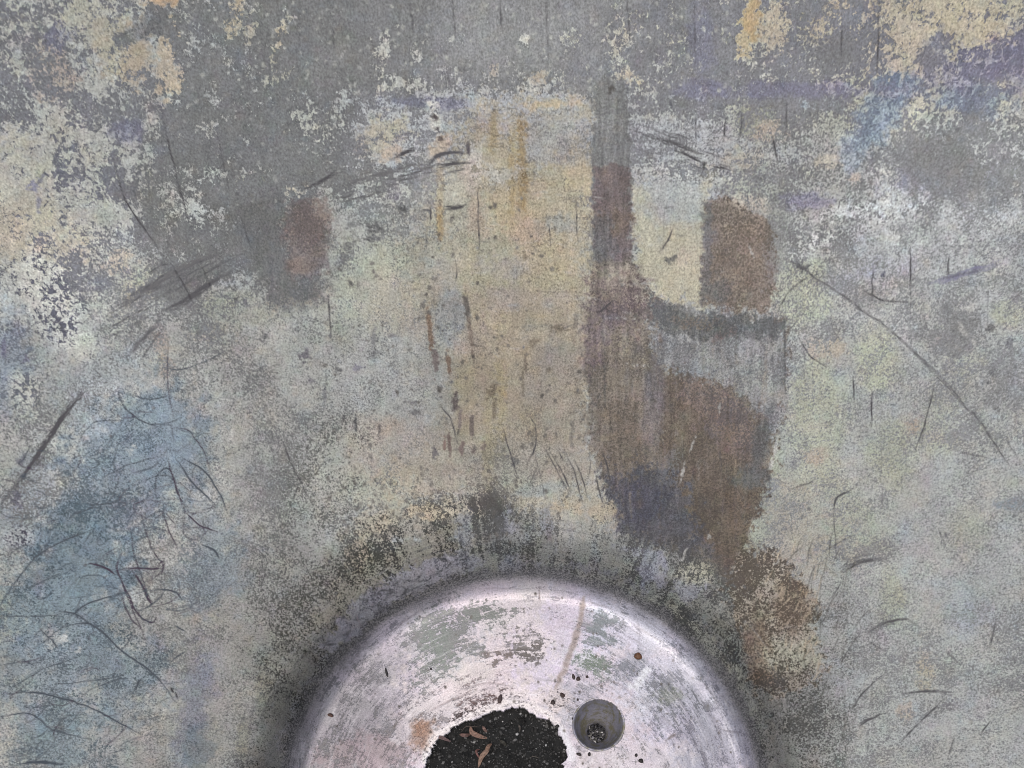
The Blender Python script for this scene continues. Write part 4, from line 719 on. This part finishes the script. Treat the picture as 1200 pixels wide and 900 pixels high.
wv = lambda k, r: r * (1 + (.012 * math.sin(k * .31) + .008 * math.sin(k * .73 + 1)) * (r > rr + .002))
vr = np.array([(wv(k, r) * math.cos(2 * math.pi * k / NA), wv(k, r) * 1.02 * math.sin(2 * math.pi * k / NA), z) for (r, z) in rimp for k in range(NA)])
qr = np.array([[i * NA + k, (i + 1) * NA + k, (i + 1) * NA + (k + 1) % NA, i * NA + (k + 1) % NA] for i in range(len(rimp) - 1) for k in range(NA)])
link('rim', mesh_np('rim', vr, qr), plain_mat('pale_rim_metal', (190, 185, 193), .45, .5, .3, 120), drain)

# lumps: many little stones / crumbs in one mesh
PH = (1 + 5 ** .5) / 2
ICO_V = np.array([(-1, PH, 0), (1, PH, 0), (-1, -PH, 0), (1, -PH, 0), (0, -1, PH), (0, 1, PH), (0, -1, -PH), (0, 1, -PH), (PH, 0, -1), (PH, 0, 1), (-PH, 0, -1), (-PH, 0, 1)]) / 1.9
ICO_F = np.array([(0, 11, 5), (0, 5, 1), (0, 1, 7), (0, 7, 10), (0, 10, 11), (1, 5, 9), (5, 11, 4), (11, 10, 2), (10, 7, 6), (7, 1, 8), (3, 9, 4), (3, 4, 2), (3, 2, 6), (3, 6, 8), (3, 8, 9), (4, 9, 5), (2, 4, 11), (6, 2, 10), (8, 6, 7), (9, 8, 1)])
def lumps(name, pos, size, cols, rs, flat=.7):
    n = len(pos)
    v = ICO_V[None] * (1 + rs.uniform(-.35, .35, (n, 12, 1))) * (size[:, None, None] * rs.uniform(.55, 1.3, (n, 1, 3)))
    a = rs.uniform(0, 6.28, n); c, s = np.cos(a)[:, None], np.sin(a)[:, None]
    x, y = v[..., 0] * c - v[..., 1] * s, v[..., 0] * s + v[..., 1] * c
    v = np.stack([x, y, v[..., 2] * flat], -1) + pos[:, None]
    f = ICO_F[None] + (np.arange(n) * 12)[:, None, None]
    me = mesh_np(name, v.reshape(-1, 3), f.reshape(-1, 3), False)
    put(me, 'tone', 'FLOAT_COLOR', np.repeat(cols, 12, 0)); return me
def tone_mat(name, rough=.7, spec=.4):
    m, nt, b = new_mat(name)
    tc = nt.nodes.new('ShaderNodeTexCoord').outputs['Object']; n = nse(nt, tc, 400, 3)
    g = mth(nt, 'MULTIPLY_ADD', n, 1.0, .5)
    gg = nt.nodes.new('ShaderNodeCombineColor')
    for i in range(3): nt.links.new(g, gg.inputs[i])
    nt.links.new(mixc(nt, 1.0, attr(nt, 'tone', 'Color'), gg.outputs[0], 'MULTIPLY'), b.inputs['Base Color'])
    b.inputs['Roughness'].default_value = rough; b.inputs['Specular IOR Level'].default_value = spec; return m
rs = np.random.RandomState(21)
n = 70; a = rs.uniform(0, 6.28, n); q = rr * .40 * np.sqrt(rs.rand(n))
pos = np.stack([dx0 + off[0] + q * np.cos(a), dy0 + off[1] + q * np.sin(a), dz0 - .098 + rs.uniform(0, .006, n)], 1)
g = np.where(rs.rand(n) < .2, rs.uniform(110, 180, n), rs.uniform(14, 40, n))
grit = link('wet_grit', lumps('wet_grit', pos, rs.uniform(.0016, .0034, n), lin(np.stack([g, g, g + 6], 1)), rs), tone_mat('grit', .15, .8))
tag(grit, 'dark wet grit lying at the bottom of the drain cup', 'grit', kind='stuff')
bed = link('wet_silt', mesh_np('wet_silt', np.concatenate([np.array([(rr * .41 * math.cos(2 * math.pi * k / 40) , rr * .41 * math.sin(2 * math.pi * k / 40), 0) for k in range(40)]), [(0, 0, .003)]]), np.array([[k, (k + 1) % 40, 40] for k in range(40)])), plain_mat('silt', (30, 30, 34), .3, 0, .4, 300), None, (dx0 + off[0], dy0 + off[1], dz0 - .100))
tag(bed, 'black silt under the grit in the drain cup', 'silt', kind='stuff')

# ground and dark soil seen through the torn hole
gv = []; NG = 5
gx = np.linspace(-.5, .5, 2)
ground = link('ground', mesh_np('ground', np.array([(-3, -3, -.16), (3, -3, -.16), (3, 3, -.16), (-3, 3, -.16)]), np.array([[0, 1, 2, 3]])), plain_mat('earth', (70, 62, 54), .9, 0, .4, 20))
tag(ground, kind='structure')
hx, hy, _ = world(581, 895)
N = 150; gx, gy = np.meshgrid(np.linspace(-.2, .2, N), np.linspace(-.2, .2, N)); Xp = hx + gx; Yp = hy + gy
X_ = AX + Xp / PX; Y_ = AY - Yp / PX
hz = -.017 + sample(noise(16, 41, 4), X_.ravel(), Y_.ravel()) * .004 + sample(noise(5, 42, 3), X_.ravel(), Y_.ravel()) * .0012
far = np.clip((np.hypot(gx / .17, gy / .15).ravel() - .95) * 8, 0, 1); hz = hz - far * .03
i, j = np.meshgrid(np.arange(N - 1), np.arange(N - 1), indexing='ij'); b_ = (i * N + j).ravel()
sq = np.stack([b_, b_ + 1, b_ + N + 1, b_ + N], 1); sq = sq[far[sq].max(1) < .99]
soil = mesh_np('soil', np.stack([Xp.ravel(), Yp.ravel(), hz], 1), sq)
gl = 33 + sample(noise(9, 43, 3), X_.ravel(), Y_.ravel()) * 6
put(soil, 'tone', 'FLOAT_COLOR', lin(np.stack([gl, gl + 1, gl + 1], 1)))
MAT_SOIL = tone_mat('damp_soil', .8, .25)
tag(link('soil', soil, MAT_SOIL), 'damp black soil showing through the torn hole in the bowl floor', 'soil', kind='stuff')
n = 5200; x = rs.uniform(494, 668, n); y = rs.uniform(826, 962, n)
ok = inpoly(x, y, HOLE); x, y = x[ok], y[ok]; n = len(x)
sz = rs.uniform(.0006, .0021, n) * np.where(rs.rand(n) < .1, 2.2, 1)
pos = np.stack([(x - AX) * PX, (AY - y) * PX, -.017 + sample(noise(16, 41, 4), x, y) * .004 + rs.uniform(0, .0025, n)], 1)
g = rs.uniform(26, 76, n); p_ = rs.rand(n); g = np.where(p_ < .2, rs.uniform(70, 118, n), g); g = np.where(p_ < .02, rs.uniform(130, 190, n), g)
tag(link('soil_crumbs', lumps('soil_crumbs', pos, sz, lin(np.stack([g, g, g - 1], 1)), rs), MAT_SOIL), 'fine dark crumbs and pale flecks over the soil in the hole', 'soil crumbs', kind='stuff')

# dry leaves on the soil
MAT_LEAF = {}
def leaf_mat(c):
    if c not in MAT_LEAF: MAT_LEAF[c] = plain_mat('dry_leaf', c, .75, 0, .4, 260)
    return MAT_LEAF[c]
def leaf(pts, w, c, label, zb=-.011, lift=.007, curl=.3, name='dry_leaf', group='dry leaves on the soil'):
    sp = spline([((x - AX) * PX, (AY - y) * PX) for x, y in pts], 8); n = len(sp)
    o0 = sp[n // 2]; V = []; F = []
    for k, p in enumerate(sp):
        t = k / (n - 1); d = sp[min(k + 1, n - 1)] - sp[max(k - 1, 0)]; d = d / (np.linalg.norm(d) + 1e-9); nn = np.array([-d[1], d[0]])
        ww = w * PX * .5 * (math.sin(math.pi * min(1, t * .94 + .05)) ** .75 + .06)
        zc = zb + lift * math.sin(t * math.pi * 1.3)
        for s in (-1, -.5, 0, .5, 1):
            q = p + nn * ww * s - o0; V.append((q[0], q[1], zc + abs(s) ** 1.4 * ww * curl * (1.3 if s > 0 else .8)))
    m = len(V); V2 = V + [(a, b, c_ - .0004) for a, b, c_ in V]
    for k in range(n - 1):
        for s in range(4):
            a = k * 5 + s; F.append([a, a + 1, a + 6, a + 5]); F.append([m + a + 5, m + a + 6, m + a + 1, m + a])
        for s in (0, 4):
            a = k * 5 + s; F.append([a, a + 5, m + a + 5, m + a] if s == 0 else [a + 5, a, m + a, m + a + 5])
    o = link(name, mesh_np(name, np.array(V2), np.array(F)), leaf_mat(c), None, (o0[0], o0[1], 0))
    return tag(o, label, 'leaf' if 'leaf' in name else 'twig', group)
leaf([(551, 851), (553, 858), (561, 862), (572, 864.5)], 5.6, (160, 128, 112), 'longest pale brown curled leaf with hooked end on the soil')
leaf([(538, 860), (545, 861.5), (552, 859)], 4.2, (132, 104, 96), 'small brown leaf touching the hooked leaf on its left')
leaf([(565, 850), (567.5, 854), (571, 858.5)], 3.4, (142, 114, 104), 'short narrow leaf just above the hooked pale leaf')
leaf([(573, 873), (570, 880), (564, 887), (560, 899)], 5.6, (158, 130, 112), 'tapered tan leaf lying lowest on the soil, pointing down')
leaf([(576, 871), (571.5, 876), (567, 886)], 4.2, (146, 116, 98), 'slim brown leaf overlapping the tapered lowest leaf', -.008)
leaf([(511, 862.5), (519, 865), (528, 868.5)], 4.0, (130, 108, 106), 'dull pinkish leaf poking in from the left edge of the hole', -.004)
leaf([(585, 867), (590, 870), (594, 874)], 3.4, (74, 72, 64), 'small dark grey leaf right of the brown leaves')
leaf([(607, 848), (609, 852), (609, 857)], 2.2, (92, 86, 80), 'tiny upright grey leaf near the top of the soil')
leaf([(561, 888), (558, 880), (562, 877)], 2.4, (140, 100, 92), 'tiny reddish scrap of leaf beside the tapered lowest leaf')
leaf([(540, 857), (546, 851), (556, 851), (563, 851)], .8, (96, 84, 76), 'thin bent twig arching over the small brown leaf', -.010, .003, .2, 'twig', 'twigs on the soil')
leaf([(620, 888), (626, 886), (632, 888)], .8, (104, 98, 90), 'thin pale twig on the right side of the soil', -.010, .003, .2, 'twig', 'twigs on the soil')

# seeds and crumbs on the floor plate
def seed(name, x, y, w, l, ang, c, label, cat, group, h=.6, stalk=None):
    wx, wy, wz = world(x, y); r_ = np.random.RandomState(int(x * 7 + y)); NU, NV = 14, 9; V = []; F = []
    a = math.radians(-ang)
    for i in range(NV):
        ph = math.pi * (i + .5) / NV
        for k in range(NU):
            th = 2 * math.pi * k / NU; j = 1 + r_.uniform(-.09, .09)
            px, py, pz = math.sin(ph) * math.cos(th) * w * PX / 2 * j, -math.cos(ph) * l * PX / 2 * j, math.sin(ph) * math.sin(th) * min(w, l) * PX / 2 * h * j
            px *= 1 - .35 * (py / (l * PX / 2)) * .8
            V.append((px * math.cos(a) - py * math.sin(a), px * math.sin(a) + py * math.cos(a), pz + min(w, l) * PX / 2 * h * .8))
    for i in range(NV - 1):
        for k in range(NU): F.append([i * NU + k, i * NU + (k + 1) % NU, (i + 1) * NU + (k + 1) % NU, (i + 1) * NU + k])
    c0 = len(V); me_v = V + [tuple(np.mean(V[:NU], 0)), tuple(np.mean(V[-NU:], 0))]
    F += [[(k + 1) % NU, k, c0, c0] for k in range(0)]
    tri = [[(k + 1) % NU, k, c0] for k in range(NU)] + [[(NV - 1) * NU + k, (NV - 1) * NU + (k + 1) % NU, c0 + 1] for k in range(NU)]
    me = bpy.data.meshes.new(name); me.from_pydata(me_v, [], F + tri); me.update(); me.polygons.foreach_set('use_smooth', np.full(len(me.polygons), True))
    key = ('seed', c)
    if key not in MAT_LEAF: MAT_LEAF[key] = plain_mat('seed_husk', c, .6, 0, .45, 300)
    return tag(link(name, me, MAT_LEAF[key], None, (wx, wy, wz)), label, cat, group)
sd = 'seeds and crumbs on the bare floor'
seed('seed_pod', 747.5, 769, 9, 8, 20, (122, 84, 56), 'round rusty brown seed pod above the drain, biggest on the bare floor', 'seed pod', sd)
seed('seed', 672, 793, 3.4, 7, -12, (72, 58, 56), 'narrow dark seed, upper of the pair near the foot of the brown streak', 'seed', sd)
seed('seed', 677.5, 795.5, 5, 5, 0, (78, 60, 54), 'rounder dark seed, lower of the pair near the foot of the brown streak', 'seed', sd)
seed('seed', 688, 793, 3, 3.4, 0, (70, 56, 54), 'tiny dark seed right of the pair near the brown streak', 'seed', sd)
seed('seed', 659, 814.5, 4.6, 6.5, -40, (78, 56, 48), 'reddish brown seed with a stalk between streak and torn hole', 'seed', sd)
seed('seed', 586, 819, 5, 11, 12, (84, 66, 66), 'teardrop dark seed standing above the torn hole', 'seed', sd)
seed('seed', 453, 788, 2.6, 11, -14, (44, 40, 42), 'thin black sliver alone at the left of the bare floor', 'seed', sd)
seed('seed', 387.5, 838, 7, 4, 20, (92, 60, 50), 'reddish flat crumb near the left rim of the bare floor', 'crumb', sd)
seed('seed', 751, 891.5, 6, 5, 30, (40, 36, 36), 'largest black crumb at the lower right of the drain', 'crumb', sd)
seed('seed', 745.5, 885, 3.4, 4, 0, (48, 42, 42), 'small black crumb just above the largest black crumb', 'crumb', sd)
seed('seed', 690.5, 883.8, 3.6, 4.6, 10, (44, 38, 38), 'black crumb directly under the drain cup', 'crumb', sd)
seed('seed', 678.5, 884, 6.5, 3.4, 20, (60, 52, 52), 'flat black crumb under the left of the drain cup', 'crumb', sd)
seed('seed', 677, 820, 2.6, 3.2, 0, (70, 56, 52), 'tiny brown crumb up against the upper left of the drain cup', 'crumb', sd)
seed('seed', 671, 842, 2.4, 3, 0, (52, 48, 50), 'tiny black crumb at the left rim of the drain cup', 'crumb', sd)
seed('seed', 653, 851, 5, 4, 0, (40, 36, 38), 'black crumb on the right edge of the torn hole', 'crumb', sd)
seed('seed', 505, 784, 3, 2.4, 0, (60, 52, 56), 'little dark crumb above the rust patch on the left floor', 'crumb', sd)
seed('seed', 648, 823, 5, 6, 0, (74, 60, 58), 'brown crumb above the right part of the torn hole', 'crumb', sd)

# ------------------------------------------------------------------ light, camera
world_ = bpy.data.worlds.new('World'); scene.world = world_; world_.use_nodes = True
nt = world_.node_tree; nt.nodes.clear()
out = nt.nodes.new('ShaderNodeOutputWorld'); bg = nt.nodes.new('ShaderNodeBackground'); sky = nt.nodes.new('ShaderNodeTexSky')
sky.sky_type = 'NISHITA'; sky.sun_disc = False
EL, AZ = 75.0, 215.0                    # azimuth clockwise from +Y
sky.sun_elevation = math.radians(EL); sky.sun_rotation = math.radians(AZ)
sky.dust_density = 4.0; sky.air_density = 1.0; sky.ozone_density = 1.0
bg.inputs[1].default_value = 0.1
nt.links.new(sky.outputs[0], bg.inputs[0]); nt.links.new(bg.outputs[0], out.inputs[0])
L = bpy.data.lights.new('sun', 'SUN'); L.energy = 1.5; L.angle = math.radians(32); L.color = (1.0, .93, .84)
lo = bpy.data.objects.new('sun', L); COL.objects.link(lo)
from mathutils import Vector
d = Vector((math.sin(math.radians(AZ)) * math.cos(math.radians(EL)), math.cos(math.radians(AZ)) * math.cos(math.radians(EL)), math.sin(math.radians(EL))))
lo.rotation_euler = (-d).to_track_quat('-Z', 'Y').to_euler(); lo.location = d * 6

cam = bpy.data.cameras.new('camera'); cam.lens = LENS; cam.sensor_width = 36; cam.sensor_fit = 'HORIZONTAL'
cam.shift_x = (600 - AX) / 1200; cam.shift_y = (AY - 450) / 1200; cam.clip_start = .05; cam.clip_end = 500
co = bpy.data.objects.new('camera', cam); COL.objects.link(co); co.location = (0, 0, H); co.rotation_euler = (0, 0, 0)
scene.camera = co
scene.cycles.filter_width = 1.0
scene.view_settings.view_transform = 'Standard'; scene.view_settings.look = 'None'; scene.view_settings.gamma = 1.0
scene.view_settings.exposure = 0.0
